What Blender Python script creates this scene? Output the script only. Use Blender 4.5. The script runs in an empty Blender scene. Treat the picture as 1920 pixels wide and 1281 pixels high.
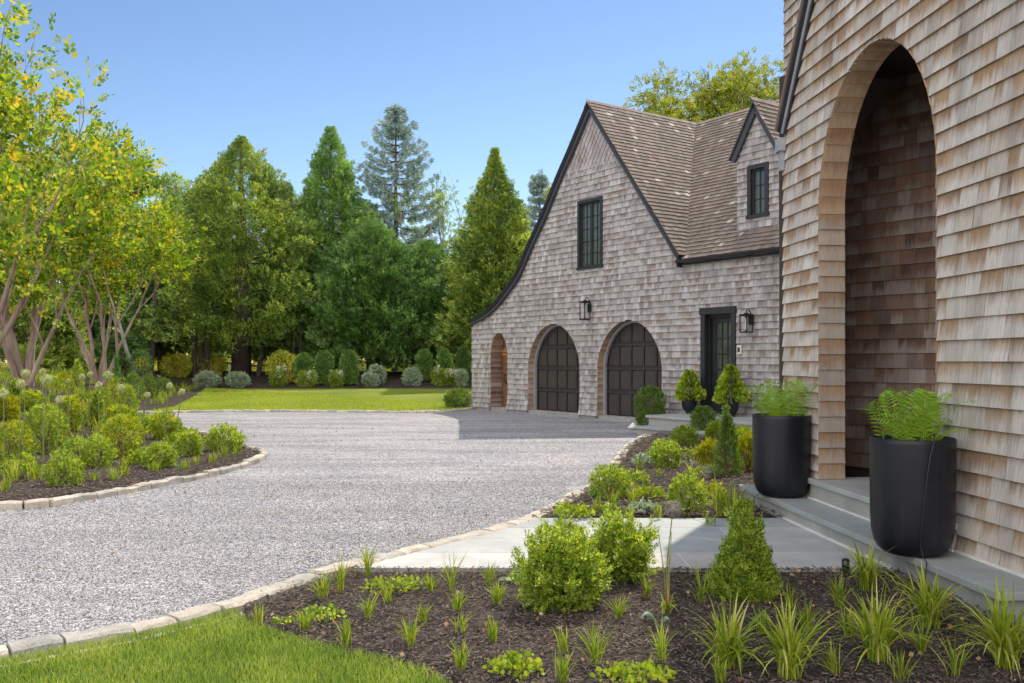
import bpy, math, random
import numpy as np
from mathutils import Vector, Matrix
from mathutils.geometry import delaunay_2d_cdt

rng = np.random.default_rng(11)
random.seed(11)
sc = bpy.context.scene
col = sc.collection

# ------------------------------------------------------------------ camera, sky, sun, exposure
F, HZ, CX, EYE = 1690.0, 676.0, 960.0, 1.6
cam_d = bpy.data.cameras.new('camera')
cam = bpy.data.objects.new('camera', cam_d)
col.objects.link(cam)
cam.location = (0, 0, EYE)
cam.rotation_euler = (math.radians(90), 0, 0)
cam_d.sensor_width = 36
cam_d.lens = F / 1920 * 36
cam_d.shift_y = (HZ - 640.5) / 1920
cam_d.clip_start = 0.05
cam_d.clip_end = 2000
sc.camera = cam

SUN_DIR = Vector((0.36, 0.72, 1.0)).normalized()
world = bpy.data.worlds.new('World')
sc.world = world
world.use_nodes = True
wn = world.node_tree
sky = wn.nodes.new('ShaderNodeTexSky')
sky.sky_type = 'NISHITA'
sky.sun_disc = False
sky.sun_elevation = math.asin(SUN_DIR.z)
sky.sun_rotation = math.atan2(SUN_DIR.x, SUN_DIR.y)
sky.altitude = 0
sky.air_density = 1.0
sky.dust_density = 0.1
sky.ozone_density = 3.0
bg = wn.nodes['Background']
bg.inputs['Strength'].default_value = 0.15
# unseen bright cloud added to the sky behind the camera to fill the facades
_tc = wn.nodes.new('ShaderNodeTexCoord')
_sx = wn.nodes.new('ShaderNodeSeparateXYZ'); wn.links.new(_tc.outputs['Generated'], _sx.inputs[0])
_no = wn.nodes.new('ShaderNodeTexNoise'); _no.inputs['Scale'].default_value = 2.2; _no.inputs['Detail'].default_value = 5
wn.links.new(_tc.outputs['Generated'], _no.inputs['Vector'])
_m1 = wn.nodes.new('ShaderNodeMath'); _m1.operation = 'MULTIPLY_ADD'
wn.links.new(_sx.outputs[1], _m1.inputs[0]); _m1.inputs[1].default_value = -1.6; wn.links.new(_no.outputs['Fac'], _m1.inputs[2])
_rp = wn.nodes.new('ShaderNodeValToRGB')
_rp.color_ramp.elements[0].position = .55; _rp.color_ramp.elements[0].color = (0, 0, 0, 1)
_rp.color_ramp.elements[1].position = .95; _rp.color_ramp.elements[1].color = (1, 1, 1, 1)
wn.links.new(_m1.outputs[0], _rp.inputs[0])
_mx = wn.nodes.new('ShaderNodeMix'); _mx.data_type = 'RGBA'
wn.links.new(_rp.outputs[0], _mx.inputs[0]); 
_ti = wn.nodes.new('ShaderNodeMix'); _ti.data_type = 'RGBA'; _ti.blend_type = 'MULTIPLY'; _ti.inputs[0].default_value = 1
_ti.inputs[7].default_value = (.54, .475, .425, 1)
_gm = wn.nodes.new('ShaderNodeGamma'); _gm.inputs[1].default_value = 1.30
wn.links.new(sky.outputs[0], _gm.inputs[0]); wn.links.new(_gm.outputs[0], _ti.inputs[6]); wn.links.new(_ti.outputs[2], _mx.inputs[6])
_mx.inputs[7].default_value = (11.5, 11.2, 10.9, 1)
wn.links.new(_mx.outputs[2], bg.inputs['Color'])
sun_d = bpy.data.lights.new('sun', 'SUN')
sun_d.energy = 3.7
sun_d.angle = math.radians(0.5)
sun_d.color = (1.0, 0.91, 0.77)
sun = bpy.data.objects.new('sun', sun_d)
col.objects.link(sun)
sun.rotation_euler = SUN_DIR.to_track_quat('Z', 'Y').to_euler()
sun.location = (10, 20, 30)
sc.view_settings.view_transform = 'Standard'
sc.view_settings.look = 'None'
sc.view_settings.exposure = 0.42
sc.view_settings.gamma = 1

# ------------------------------------------------------------------ helpers
def tag(o, label=None, cat=None, group=None, kind=None):
    if label: o['label'] = label
    if cat: o['category'] = cat
    if group: o['group'] = group
    if kind: o['kind'] = kind
    return o

def empty(name, loc=(0, 0, 0), label=None, cat=None, group=None, kind=None):
    o = bpy.data.objects.new(name, None)
    o.empty_display_size = 0.2
    col.objects.link(o)
    o.location = loc
    return tag(o, label, cat, group, kind)

def link(name, me, mat=None, parent=None, loc=None):
    if mat is not None and len(me.materials) == 0:
        me.materials.append(mat)
    o = bpy.data.objects.new(name, me)
    col.objects.link(o)
    if parent is not None:
        o.parent = parent
        if loc is None:
            # geometry is in world coordinates: undo the parent's location
            o.location = -Vector(parent.location)
    if loc is not None:
        o.location = loc
    return o

def np_mesh(name, V, Fc, rnd=None, uv=None, smooth=False):
    """V (N,3), Fc (M,k) array of one polygon size."""
    V = np.asarray(V, dtype=np.float32).reshape(-1, 3)
    Fc = np.asarray(Fc, dtype=np.int32)
    me = bpy.data.meshes.new(name)
    me.vertices.add(len(V))
    me.vertices.foreach_set('co', V.ravel())
    M, k = Fc.shape
    me.loops.add(M * k)
    me.loops.foreach_set('vertex_index', Fc.ravel())
    me.polygons.add(M)
    me.polygons.foreach_set('loop_start', np.arange(0, M * k, k, dtype=np.int32))
    me.polygons.foreach_set('loop_total', np.full(M, k, dtype=np.int32))
    if smooth:
        me.polygons.foreach_set('use_smooth', np.ones(M, dtype=bool))
    me.update(calc_edges=True)
    if rnd is not None:
        a = me.attributes.new('rnd', 'FLOAT', 'POINT')
        a.data.foreach_set('value', np.asarray(rnd, dtype=np.float32))
    if uv is not None:
        l = me.uv_layers.new(name='UVMap')
        uv = np.asarray(uv, dtype=np.float32)
        l.data.foreach_set('uv', uv[Fc.ravel()].ravel())
    return me

class MB:
    """collects polygons for ONE mesh object"""
    def __init__(s):
        s.v, s.f = [], []
    def add(s, pts, faces):
        b = len(s.v)
        s.v += [tuple(p) for p in pts]
        s.f += [tuple(b + i for i in f) for f in faces]
    def box8(s, p):
        s.add(p, [(0, 3, 2, 1), (4, 5, 6, 7), (0, 1, 5, 4), (1, 2, 6, 5), (2, 3, 7, 6), (3, 0, 4, 7)])
    def pbox(s, P, u0, u1, v0, v1, w0, w1):
        s.box8([P.pt(u0, v0, w0), P.pt(u1, v0, w0), P.pt(u1, v0, w1), P.pt(u0, v0, w1),
                P.pt(u0, v1, w0), P.pt(u1, v1, w0), P.pt(u1, v1, w1), P.pt(u0, v1, w1)])
    def box(s, x0, x1, y0, y1, z0, z1):
        s.box8([(x0, y0, z0), (x1, y0, z0), (x1, y1, z0), (x0, y1, z0),
                (x0, y0, z1), (x1, y0, z1), (x1, y1, z1), (x0, y1, z1)])
    def tube(s, pts, rad, n=8, cap=True):
        pts = [Vector(p) for p in pts]
        if not hasattr(rad, '__len__'): rad = [rad] * len(pts)
        b = len(s.v)
        ref = None
        for i, p in enumerate(pts):
            d = (pts[min(i + 1, len(pts) - 1)] - pts[max(i - 1, 0)])
            if d.length < 1e-9: d = Vector((0, 0, 1))
            d.normalize()
            if ref is None:
                ref = Vector((1, 0, 0)) if abs(d.x) < 0.8 else Vector((0, 1, 0))
            a = (ref - d * ref.dot(d)).normalized()
            ref = a
            c = d.cross(a)
            for k in range(n):
                t = 2 * math.pi * k / n
                s.v.append(tuple(p + (a * math.cos(t) + c * math.sin(t)) * rad[i]))
        for i in range(len(pts) - 1):
            for k in range(n):
                k2 = (k + 1) % n
                s.f.append((b + i * n + k, b + i * n + k2, b + (i + 1) * n + k2, b + (i + 1) * n + k))
        if cap:
            s.f.append(tuple(b + k for k in reversed(range(n))))
            s.f.append(tuple(b + (len(pts) - 1) * n + k for k in range(n)))
    def lathe(s, prof, c, n=48, sy=1.0):
        b = len(s.v)
        for r, z in prof:
            for k in range(n):
                t = 2 * math.pi * k / n
                s.v.append((c[0] + r * math.cos(t), c[1] + r * math.sin(t), c[2] + z))
        for i in range(len(prof) - 1):
            for k in range(n):
                k2 = (k + 1) % n
                s.f.append((b + i * n + k, b + i * n + k2, b + (i + 1) * n + k2, b + (i + 1) * n + k))
        s.f.append(tuple(b + k for k in reversed(range(n))))
        s.f.append(tuple(b + (len(prof) - 1) * n + k for k in range(n)))
    def mesh(s, name, smooth=False, bevel=0):
        me = bpy.data.meshes.new(name)
        me.from_pydata(s.v, [], s.f)
        me.update()
        if smooth:
            for p in me.polygons: p.use_smooth = True
        return me
    def build(s, name, mat, parent=None, smooth=False, bevel=0):
        o = link(name, s.mesh(name, smooth), mat, parent)
        if bevel:
            m = o.modifiers.new('bevel', 'BEVEL')
            m.width = bevel
            m.segments = 2
            m.limit_method = 'ANGLE'
        return o

class Plane:
    def __init__(s, O, e, up=(0, 0, 1), n=None):
        s.O = np.array(O, float); s.e = np.array(e, float); s.e /= np.linalg.norm(s.e)
        s.up = np.array(up, float); s.up /= np.linalg.norm(s.up)
        s.n = np.array(n, float) if n is not None else np.cross(s.e, s.up)
        s.n /= np.linalg.norm(s.n)
    def pt(s, u, v, w=0.0):
        return tuple(s.O + s.e * u + s.up * v + s.n * w)
    def px(s, px, py, w=0.0):
        """plane coordinates (u, z) of the sight line through a pixel (vertical planes)"""
        a = (px - CX) / F
        Y = (w + s.O[0] * s.n[0] + s.O[1] * s.n[1]) / (a * s.n[0] + s.n[1])
        P = np.array([a * Y, Y, 0])
        return float((P - s.O)[:2] @ s.e[:2]), EYE - (py - HZ) / F * Y

def sstep(a, b, x):
    t = min(1, max(0, (x - a) / (b - a)))
    return t * t * (3 - 2 * t)

A_X = [0, 12, 20, 25, 28, 34, 40, 60]
A_Y = [6.0, 6.6, 8.0, 10.2, 12.0, 13.0, 14.0, 15]
def hgt(x, y):
    """ground height: flat drive, lawn rising gently, planted berm behind, berm on the left"""
    far = 0.0
    if y > 28: far = 0.03 * (min(y, 40) - 28)
    if y > 40: far += 0.62 * sstep(40, 46, y)
    a = float(np.interp(y, A_X, A_Y))
    left = 1.0 * sstep(0, 3.0, -x - a)
    return max(far, left)

def hit(px, py):
    a = (px - CX) / F
    b = (py - HZ) / F
    Y = 2.0
    while Y < 90:
        if EYE - b * Y <= hgt(a * Y, Y): break
        Y += 0.03
    return (a * Y, Y, hgt(a * Y, Y))

def G(px, py, z=0.0):
    Y = F * (EYE - z) / (py - HZ)
    return ((px - CX) / F * Y, Y)

def sheet(name, poly, step, mat, dz=0.0, mound=0.0, hf=hgt, parent=None, jit=0.0):
    """a ground sheet: polygon outline kept exactly, filled with a grid that follows the terrain"""
    P = np.array(poly, float)
    # subdivide outline
    out = []
    for i in range(len(P)):
        a, b = P[i], P[(i + 1) % len(P)]
        n = max(1, int(np.linalg.norm(b - a) / step))
        for k in range(n): out.append(a + (b - a) * k / n)
    out = np.array(out)
    x0, y0 = P.min(0); x1, y1 = P.max(0)
    gx, gy = np.meshgrid(np.arange(x0 + step / 2, x1, step), np.arange(y0 + step / 2, y1, step))
    g = np.stack([gx.ravel(), gy.ravel()], 1)
    g = g + rng.uniform(-step * .25, step * .25, g.shape)
    ins = np.zeros(len(g), bool)
    dist = np.full(len(g), 1e9)
    n = len(out)
    for i in range(n):
        a, b = out[i], out[(i + 1) % n]
        c = ((a[1] > g[:, 1]) != (b[1] > g[:, 1]))
        with np.errstate(divide='ignore', invalid='ignore'):
            xx = (b[0] - a[0]) * (g[:, 1] - a[1]) / (b[1] - a[1]) + a[0]
        ins ^= c & (g[:, 0] < xx)
        d = b - a
        t = np.clip(((g - a) @ d) / (d @ d + 1e-12), 0, 1)
        dist = np.minimum(dist, np.linalg.norm(g - (a + t[:, None] * d), axis=1))
    keep = ins & (dist > step * 0.3)
    g, dist = g[keep], dist[keep]
    pts = [Vector(p) for p in out] + [Vector(p) for p in g]
    edges = [(i, (i + 1) % n) for i in range(n)]
    v, e, f, *_ = delaunay_2d_cdt(pts, edges, [list(range(n))], 1, 1e-5)
    dd = np.concatenate([np.zeros(n), dist])
    V = []
    for i, p in enumerate(v):
        k = i if i < len(dd) else 0
        m = mound * sstep(0, 0.5, dd[k]) if mound else 0
        j = random.uniform(-jit, jit) if (jit and i >= n) else 0
        V.append((p.x, p.y, hf(p.x, p.y) + dz + m + j))
    me = bpy.data.meshes.new(name)
    me.from_pydata(V, [], [tuple(x) for x in f])
    me.update()
    for p in me.polygons: p.use_smooth = True
    # make normals face up
    if len(me.polygons) and me.polygons[0].normal.z < 0: me.flip_normals()
    return link(name, me, mat, parent)

def inpoly(g, P):
    P = np.asarray(P, float)
    ins = np.zeros(len(g), bool)
    n = len(P)
    for i in range(n):
        a, b = P[i], P[(i + 1) % n]
        c = ((a[1] > g[:, 1]) != (b[1] > g[:, 1]))
        with np.errstate(divide='ignore', invalid='ignore'):
            xx = (b[0] - a[0]) * (g[:, 1] - a[1]) / (b[1] - a[1]) + a[0]
        ins ^= c & (g[:, 0] < xx)
    return ins

def scatter_in(P, n):
    P = np.asarray(P, float)
    lo, hi = P.min(0), P.max(0)
    out = np.zeros((0, 2))
    while len(out) < n:
        g = rng.uniform(lo, hi, (n * 2, 2))
        out = np.concatenate([out, g[inpoly(g, P)]])
    return out[:n]

def basis(d, roll=None):
    """rows of local axes: x side, y = direction d, z = normal.  d (N,3)"""
    d = d / (np.linalg.norm(d, axis=1, keepdims=True) + 1e-9)
    N = len(d)
    r = rng.normal(size=(N, 3)) if roll is None else roll
    x = np.cross(d, r); x /= (np.linalg.norm(x, axis=1, keepdims=True) + 1e-9)
    z = np.cross(x, d)
    return np.stack([x, d, z], 1)

def inst(T, TF, pos, B, scale):
    """instantiate template T (k,3), faces TF (m,q) -> V, F"""
    T = np.asarray(T, float); TF = np.asarray(TF)
    N, k = len(pos), len(T)
    sc_ = np.asarray(scale, float).reshape(-1, 1, 1) if np.ndim(scale) else scale
    V = np.einsum('kj,njc->nkc', T, B) * sc_ + pos[:, None, :]
    Fo = TF[None] + (np.arange(N) * k)[:, None, None]
    return V.reshape(-1, 3), Fo.reshape(-1, TF.shape[1])

LEAF = ([(0, 0, 0), (.24, .45, .05), (0, 1, -.04), (-.24, .45, .05)], [(0, 1, 2, 3)])
BROAD = ([(0, 0, 0), (.42, .5, .08), (0, 1, -.12), (-.42, .5, .08)], [(0, 1, 2, 3)])
def spray_t(n=5, w=.055, spread=1.0):
    V, Fc = [], []
    for i in range(n):
        t = (i / (n - 1) - .5) * spread
        L = 1 - abs(t) * .7
        dx, dy = math.sin(t * 1.5), math.cos(t * 1.5)
        sx, sy = dy * w, -dx * w
        o = .12
        b = len(V)
        zz = .12 * math.sin(i * 2.1)
        V += [(dx * o, dy * o, 0), (dx * .55 + sx * 1.5, dy * .55 + sy * 1.5, zz * .5), (dx * L, dy * L, zz), (dx * .55 - sx * 1.5, dy * .55 - sy * 1.5, zz * .5)]
        Fc.append((b, b + 1, b + 2, b + 3))
    return V, Fc
SPRAY = spray_t(5, .075, 1.5)
NEEDLE = spray_t(5, .03, 1.7)
def twig_t(n=7, w=.19):
    """a little twig carrying pairs of leaves"""
    V, Fc = [], []
    for i in range(n):
        s = -1 if i % 2 else 1
        y = .1 + .8 * i / n
        L = .34 * (1 - .3 * i / n)
        if i == n - 1:
            V0 = [(0, .8, 0), (w * .4, .95, .03), (0, 1.12, 0), (-w * .4, .95, .03)]
        else:
            z = .1 * math.sin(i * 2.4)
            V0 = [(0, y, 0), (s * L * .62, y - L * .02, z + .05), (s * L * 1.05, y + L * .62, z), (s * L * .36, y + L * .72, z + .05)]
        b = len(V)
        V += V0
        Fc.append((b, b + 1, b + 2, b + 3))
    return V, Fc
TWIG = twig_t()

# ------------------------------------------------------------------ materials
def new_mat(name):
    m = bpy.data.materials.new(name)
    m.use_nodes = True
    nt = m.node_tree
    return m, nt, nt.nodes['Principled BSDF']

def N(nt, t, **kw):
    n = nt.nodes.new(t)
    for k, v in kw.items():
        if k.startswith('i_'):
            n.inputs[k[2:].replace('_', ' ')].default_value = v
        else:
            setattr(n, k, v)
    return n

def ramp(nt, stops, fac=None, interp='LINEAR'):
    r = nt.nodes.new('ShaderNodeValToRGB')
    r.color_ramp.interpolation = interp
    el = r.color_ramp.elements
    while len(el) < len(stops): el.new(0.5)
    for e, (p, c) in zip(el, stops):
        e.position = p
        e.color = (c[0], c[1], c[2], 1) if hasattr(c, '__len__') else (c, c, c, 1)
    if fac is not None: nt.links.new(fac, r.inputs['Fac'])
    return r

def mixc(nt, fac, a, b, mode='MIX'):
    m = nt.nodes.new('ShaderNodeMix')
    m.data_type = 'RGBA'
    m.blend_type = mode
    for sock, val in ((m.inputs[0], fac), (m.inputs[6], a), (m.inputs[7], b)):
        if hasattr(val, 'is_linked') or hasattr(val, 'links'):
            nt.links.new(val, sock)
        elif hasattr(val, '__len__'):
            sock.default_value = (val[0], val[1], val[2], 1)
        else:
            sock.default_value = val if sock == m.inputs[0] else (val, val, val, 1)
    return m.outputs[2]

def math_n(nt, op, a, b=None, c=None, clamp=False):
    m = nt.nodes.new('ShaderNodeMath')
    m.operation = op
    m.use_clamp = clamp
    for i, v in enumerate((a, b, c)):
        if v is None: continue
        if hasattr(v, 'is_linked'): nt.links.new(v, m.inputs[i])
        else: m.inputs[i].default_value = v
    return m.outputs[0]

def obj_vec(nt, scale=(1, 1, 1)):
    tc = nt.nodes.new('ShaderNodeTexCoord')
    mp = nt.nodes.new('ShaderNodeMapping')
    mp.inputs['Scale'].default_value = scale
    nt.links.new(tc.outputs['Object'], mp.inputs['Vector'])
    return mp.outputs[0]

def noise(nt, vec, scale, detail=3, rough=.5, out='Fac'):
    n = nt.nodes.new('ShaderNodeTexNoise')
    n.inputs['Scale'].default_value = scale
    n.inputs['Detail'].default_value = detail
    n.inputs['Roughness'].default_value = rough
    nt.links.new(vec, n.inputs['Vector'])
    return n.outputs[out]

def bump(nt, h, strength, dist, bsdf):
    b = nt.nodes.new('ShaderNodeBump')
    b.inputs['Strength'].default_value = strength
    b.inputs['Distance'].default_value = dist
    nt.links.new(h, b.inputs['Height'])
    nt.links.new(b.outputs[0], bsdf.inputs['Normal'])

def plain(name, c, rough=.6, metal=0, var=.12, nscale=6, spec=.5, bumpd=0):
    m, nt, b = new_mat(name)
    v = obj_vec(nt)
    f = noise(nt, v, nscale, 4, .6)
    lo = tuple(x * (1 - var) for x in c); hi = tuple(min(1, x * (1 + var)) for x in c)
    r = ramp(nt, [(.3, lo), (.7, hi)], f)
    nt.links.new(r.outputs[0], b.inputs['Base Color'])
    b.inputs['Roughness'].default_value = rough
    b.inputs['Metallic'].default_value = metal
    b.inputs['Specular IOR Level'].default_value = spec
    if bumpd: bump(nt, noise(nt, v, nscale * 8, 5, .7), .6, bumpd, b)
    return m

def shingle_mat(name, greys, browns, amount=.5, var=.3, rough=.85, pale=0.0):
    """weathered cedar: silvered towards the butt, brown where the course above sheltered it"""
    m, nt, b = new_mat(name)
    at = N(nt, 'ShaderNodeAttribute', attribute_name='rnd')
    rnd = at.outputs['Fac']
    uv = nt.nodes.new('ShaderNodeUVMap'); uv.uv_map = 'UVMap'
    sp = nt.nodes.new('ShaderNodeSeparateXYZ'); nt.links.new(uv.outputs[0], sp.inputs[0])
    u, v = sp.outputs[0], sp.outputs[1]
    r7 = math_n(nt, 'MULTIPLY', rnd, 37.0)
    cb = nt.nodes.new('ShaderNodeCombineXYZ')
    nt.links.new(math_n(nt, 'MULTIPLY', u, 55.0), cb.inputs[0])
    nt.links.new(math_n(nt, 'MULTIPLY', v, .55), cb.inputs[1])
    nt.links.new(r7, cb.inputs[2])
    grain = noise(nt, cb.outputs[0], 1.6, 5, .65)
    cb2 = nt.nodes.new('ShaderNodeCombineXYZ')
    nt.links.new(math_n(nt, 'MULTIPLY', u, 22.0), cb2.inputs[0])
    nt.links.new(math_n(nt, 'MULTIPLY', v, .7), cb2.inputs[1])
    nt.links.new(r7, cb2.inputs[2])
    streak = noise(nt, cb2.outputs[0], 1.1, 3, .6)
    ov = obj_vec(nt)
    patch = noise(nt, ov, .9, 3, .6)
    # brown factor
    t = math_n(nt, 'ADD', v, math_n(nt, 'MULTIPLY', math_n(nt, 'SUBTRACT', streak, .5), 1.3))
    t = math_n(nt, 'ADD', t, math_n(nt, 'MULTIPLY', math_n(nt, 'SUBTRACT', rnd, .5), .9))
    t = math_n(nt, 'ADD', t, math_n(nt, 'MULTIPLY', math_n(nt, 'SUBTRACT', patch, .5), 1.2))
    t = math_n(nt, 'ADD', t, amount - .5)
    tf = ramp(nt, [(.30, 0.0), (1.0, 1.0)], t)
    fr = nt.nodes.new('ShaderNodeMath'); fr.operation = 'FRACT'
    nt.links.new(math_n(nt, 'MULTIPLY', rnd, 7.13), fr.inputs[0])
    g = ramp(nt, [(i / max(1, len(greys) - 1), c) for i, c in enumerate(greys)], fr.outputs[0])
    fr2 = nt.nodes.new('ShaderNodeMath'); fr2.operation = 'FRACT'
    nt.links.new(math_n(nt, 'MULTIPLY', rnd, 17.7), fr2.inputs[0])
    br = ramp(nt, [(i / max(1, len(browns) - 1), c) for i, c in enumerate(browns)], fr2.outputs[0])
    c = mixc(nt, tf.outputs[0], g.outputs[0], br.outputs[0])
    lo = 1 - var
    gr = ramp(nt, [(.25, lo), (.5, 1.0), (.8, 1 + var * .55)], grain)
    c = mixc(nt, 1.0, c, gr.outputs[0], 'MULTIPLY')
    sn = ramp(nt, [(.30, .74), (.5, .98), (.7, 1.06)], noise(nt, obj_vec(nt, (5, 5, .45)), 1.0, 4, .6))
    c = mixc(nt, 1.0, c, sn.outputs[0], 'MULTIPLY')
    sn2 = ramp(nt, [(.25, (.86, .84, .82)), (.6, (1.03, 1.03, 1.04))], patch)
    c = mixc(nt, 1.0, c, sn2.outputs[0], 'MULTIPLY')
    if pale:
        pr = ramp(nt, [(1 - pale - .02, 0.0), (1 - pale, .75)], rnd)
        c = mixc(nt, pr.outputs[0], c, (.5, .46, .42))
    nt.links.new(c, b.inputs['Base Color'])
    b.inputs['Roughness'].default_value = rough
    b.inputs['Specular IOR Level'].default_value = .25
    bump(nt, grain, .5, .004, b)
    return m

LEAF_GAIN = 1.75
def leaf_mat(name, cols, trans=.4, tcol=None, rough=.55, nscale=1.2, spec=.35, namp=.35, gain=None):
    """foliage: each leaf its own tone, clumps of slightly different growth, light passing through"""
    k_ = LEAF_GAIN if gain is None else gain
    cols = [tuple(min(.8, x * k_) for x in c) for c in cols]
    m, nt, b = new_mat(name)
    geo = nt.nodes.new('ShaderNodeNewGeometry')
    v = obj_vec(nt)
    n = noise(nt, v, nscale, 2, .5)
    f = math_n(nt, 'ADD', geo.outputs['Random Per Island'], math_n(nt, 'MULTIPLY', math_n(nt, 'SUBTRACT', n, .5), namp * 3), clamp=True)
    r = ramp(nt, [(i / max(1, len(cols) - 1), c) for i, c in enumerate(cols)], f)
    nt.links.new(r.outputs[0], b.inputs['Base Color'])
    b.inputs['Roughness'].default_value = rough
    b.inputs['Specular IOR Level'].default_value = spec
    tr = nt.nodes.new('ShaderNodeBsdfTranslucent')
    tc = tcol or (1.25, 1.25, .5)
    tcc = mixc(nt, 1.0, r.outputs[0], tc, 'MULTIPLY')
    nt.links.new(tcc, tr.inputs['Color'])
    mx = nt.nodes.new('ShaderNodeMixShader')
    mx.inputs[0].default_value = trans
    nt.links.new(b.outputs[0], mx.inputs[1]); nt.links.new(tr.outputs[0], mx.inputs[2])
    nt.links.new(mx.outputs[0], nt.nodes['Material Output'].inputs['Surface'])
    return m

M = {}
# greys are slightly mauve like silvered cedar
M['shingle'] = shingle_mat('weathered_cedar', [(.365, .35, .35), (.44, .425, .43), (.285, .27, .275), (.52, .505, .51), (.39, .37, .365)],
                           [(.27, .205, .17), (.22, .17, .15), (.31, .235, .19)], .33, .38)
M['shingle_warm'] = shingle_mat('weathered_cedar_warm', [(.50, .45, .40), (.58, .54, .50), (.44, .39, .345), (.62, .58, .54), (.52, .46, .40)],
                                [(.36, .235, .135), (.29, .20, .14), (.42, .28, .16)], .44, .34)
M['soffit'] = shingle_mat('arch_soffit_cedar', [(.42, .30, .20), (.48, .35, .23), (.38, .27, .19)], [(.36, .21, .115), (.28, .16, .10), (.42, .26, .15)], .5, .28)
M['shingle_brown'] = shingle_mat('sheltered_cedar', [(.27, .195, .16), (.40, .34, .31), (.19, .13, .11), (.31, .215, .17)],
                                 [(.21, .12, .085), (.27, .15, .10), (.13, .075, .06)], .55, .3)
M['shingle_reveal'] = shingle_mat('reveal_cedar', [(.40, .33, .27), (.36, .32, .285), (.43, .35, .28)],
                                  [(.34, .22, .135), (.28, .18, .12), (.40, .26, .16)], .5, .25)
M['roof'] = shingle_mat('roof_cedar', [(.205, .178, .160), (.165, .145, .13), (.245, .215, .193), (.185, .165, .15)],
                        [(.19, .14, .11), (.22, .155, .12)], .40, .3, .9, pale=.018)
M['diamond'] = shingle_mat('diamond_cedar', [(.46, .42, .43), (.38, .345, .36), (.33, .30, .31)], [(.30, .24, .22), (.25, .2, .19)], .3, .25)
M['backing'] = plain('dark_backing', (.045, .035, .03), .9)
M['black'] = plain('charcoal_paint', (.022, .023, .028), .45, var=.15)
M['fascia'] = plain('fascia_paint', (.045, .047, .058), .5, var=.15)
M['gdoor'] = plain('garage_door_paint', (.036, .032, .034), .42, var=.15, nscale=2)
M['gdoor_panel'] = plain('garage_panel_paint', (.052, .042, .040), .42, var=.12, nscale=2)
M['grey_trim'] = plain('grey_trim', (.30, .31, .35), .6)
M['cedar_door'] = plain('cedar_door', (.20, .095, .045), .5, var=.3, nscale=9)
M['orange_wood'] = plain('fresh_cedar', (.48, .20, .06), .5, var=.2)
M['steel'] = plain('dark_steel', (.03, .03, .034), .35, metal=.6)
M['lamp_glass'] = plain('frosted_lamp_glass', (.55, .55, .56), .2, var=.03)
M['blind'] = plain('blind', (.62, .63, .60), .6, var=.05)
M['white'] = plain('white_plastic', (.7, .68, .64), .4)
M['concrete'] = plain('foundation', (.30, .29, .27), .9, var=.2, bumpd=.003)
M['planter'] = plain('planter_resin', (.016, .017, .024), .46, var=.30, nscale=2.2, bumpd=.0012)
def resin():
    m, nt, b = new_mat('planter_resin_worn')
    v = obj_vec(nt)
    base = ramp(nt, [(.3, (.007, .008, .013)), (.7, (.014, .015, .022))], noise(nt, v, 2.2, 4, .6))
    drip = ramp(nt, [(.56, 0.0), (.80, .28)], noise(nt, obj_vec(nt, (14, 14, 1.1)), 1.0, 4, .65))
    scr = ramp(nt, [(.66, 0.0), (.72, .35)], noise(nt, obj_vec(nt, (9, 9, 30)), 1.0, 5, .8))
    c = mixc(nt, drip.outputs[0], base.outputs[0], (.06, .06, .066))
    c = mixc(nt, scr.outputs[0], c, (.08, .078, .078))
    nt.links.new(c, b.inputs['Base Color'])
    b.inputs['Roughness'].default_value = .42
    b.inputs['Specular IOR Level'].default_value = .35
    bump(nt, noise(nt, v, 40, 4, .7), .5, .0012, b)
    return m
M['planter'] = resin()
M['soil'] = plain('soil', (.05, .035, .025), .95, bumpd=.01)
M['tube'] = plain('black_tube', (.02, .02, .02), .35)
M['rust'] = plain('rusty_metal', (.45, .17, .07), .7)

def glass():
    m, nt, b = new_mat('window_glass')
    b.inputs['Base Color'].default_value = (.10, .13, .11, 1)  # pale green base stands in for the reflection of lit trees
    b.inputs['Roughness'].default_value = .04
    b.inputs['Specular IOR Level'].default_value = 1.0
    b.inputs['IOR'].default_value = 1.7
    tr = nt.nodes.new('ShaderNodeBsdfTransparent')
    tr.inputs[0].default_value = (.88, .9, .88, 1)
    mx = nt.nodes.new('ShaderNodeMixShader'); mx.inputs[0].default_value = .45
    nt.links.new(b.outputs[0], mx.inputs[1]); nt.links.new(tr.outputs[0], mx.inputs[2])
    nt.links.new(mx.outputs[0], nt.nodes['Material Output'].inputs['Surface'])
    return m
M['glass'] = glass()

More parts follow.
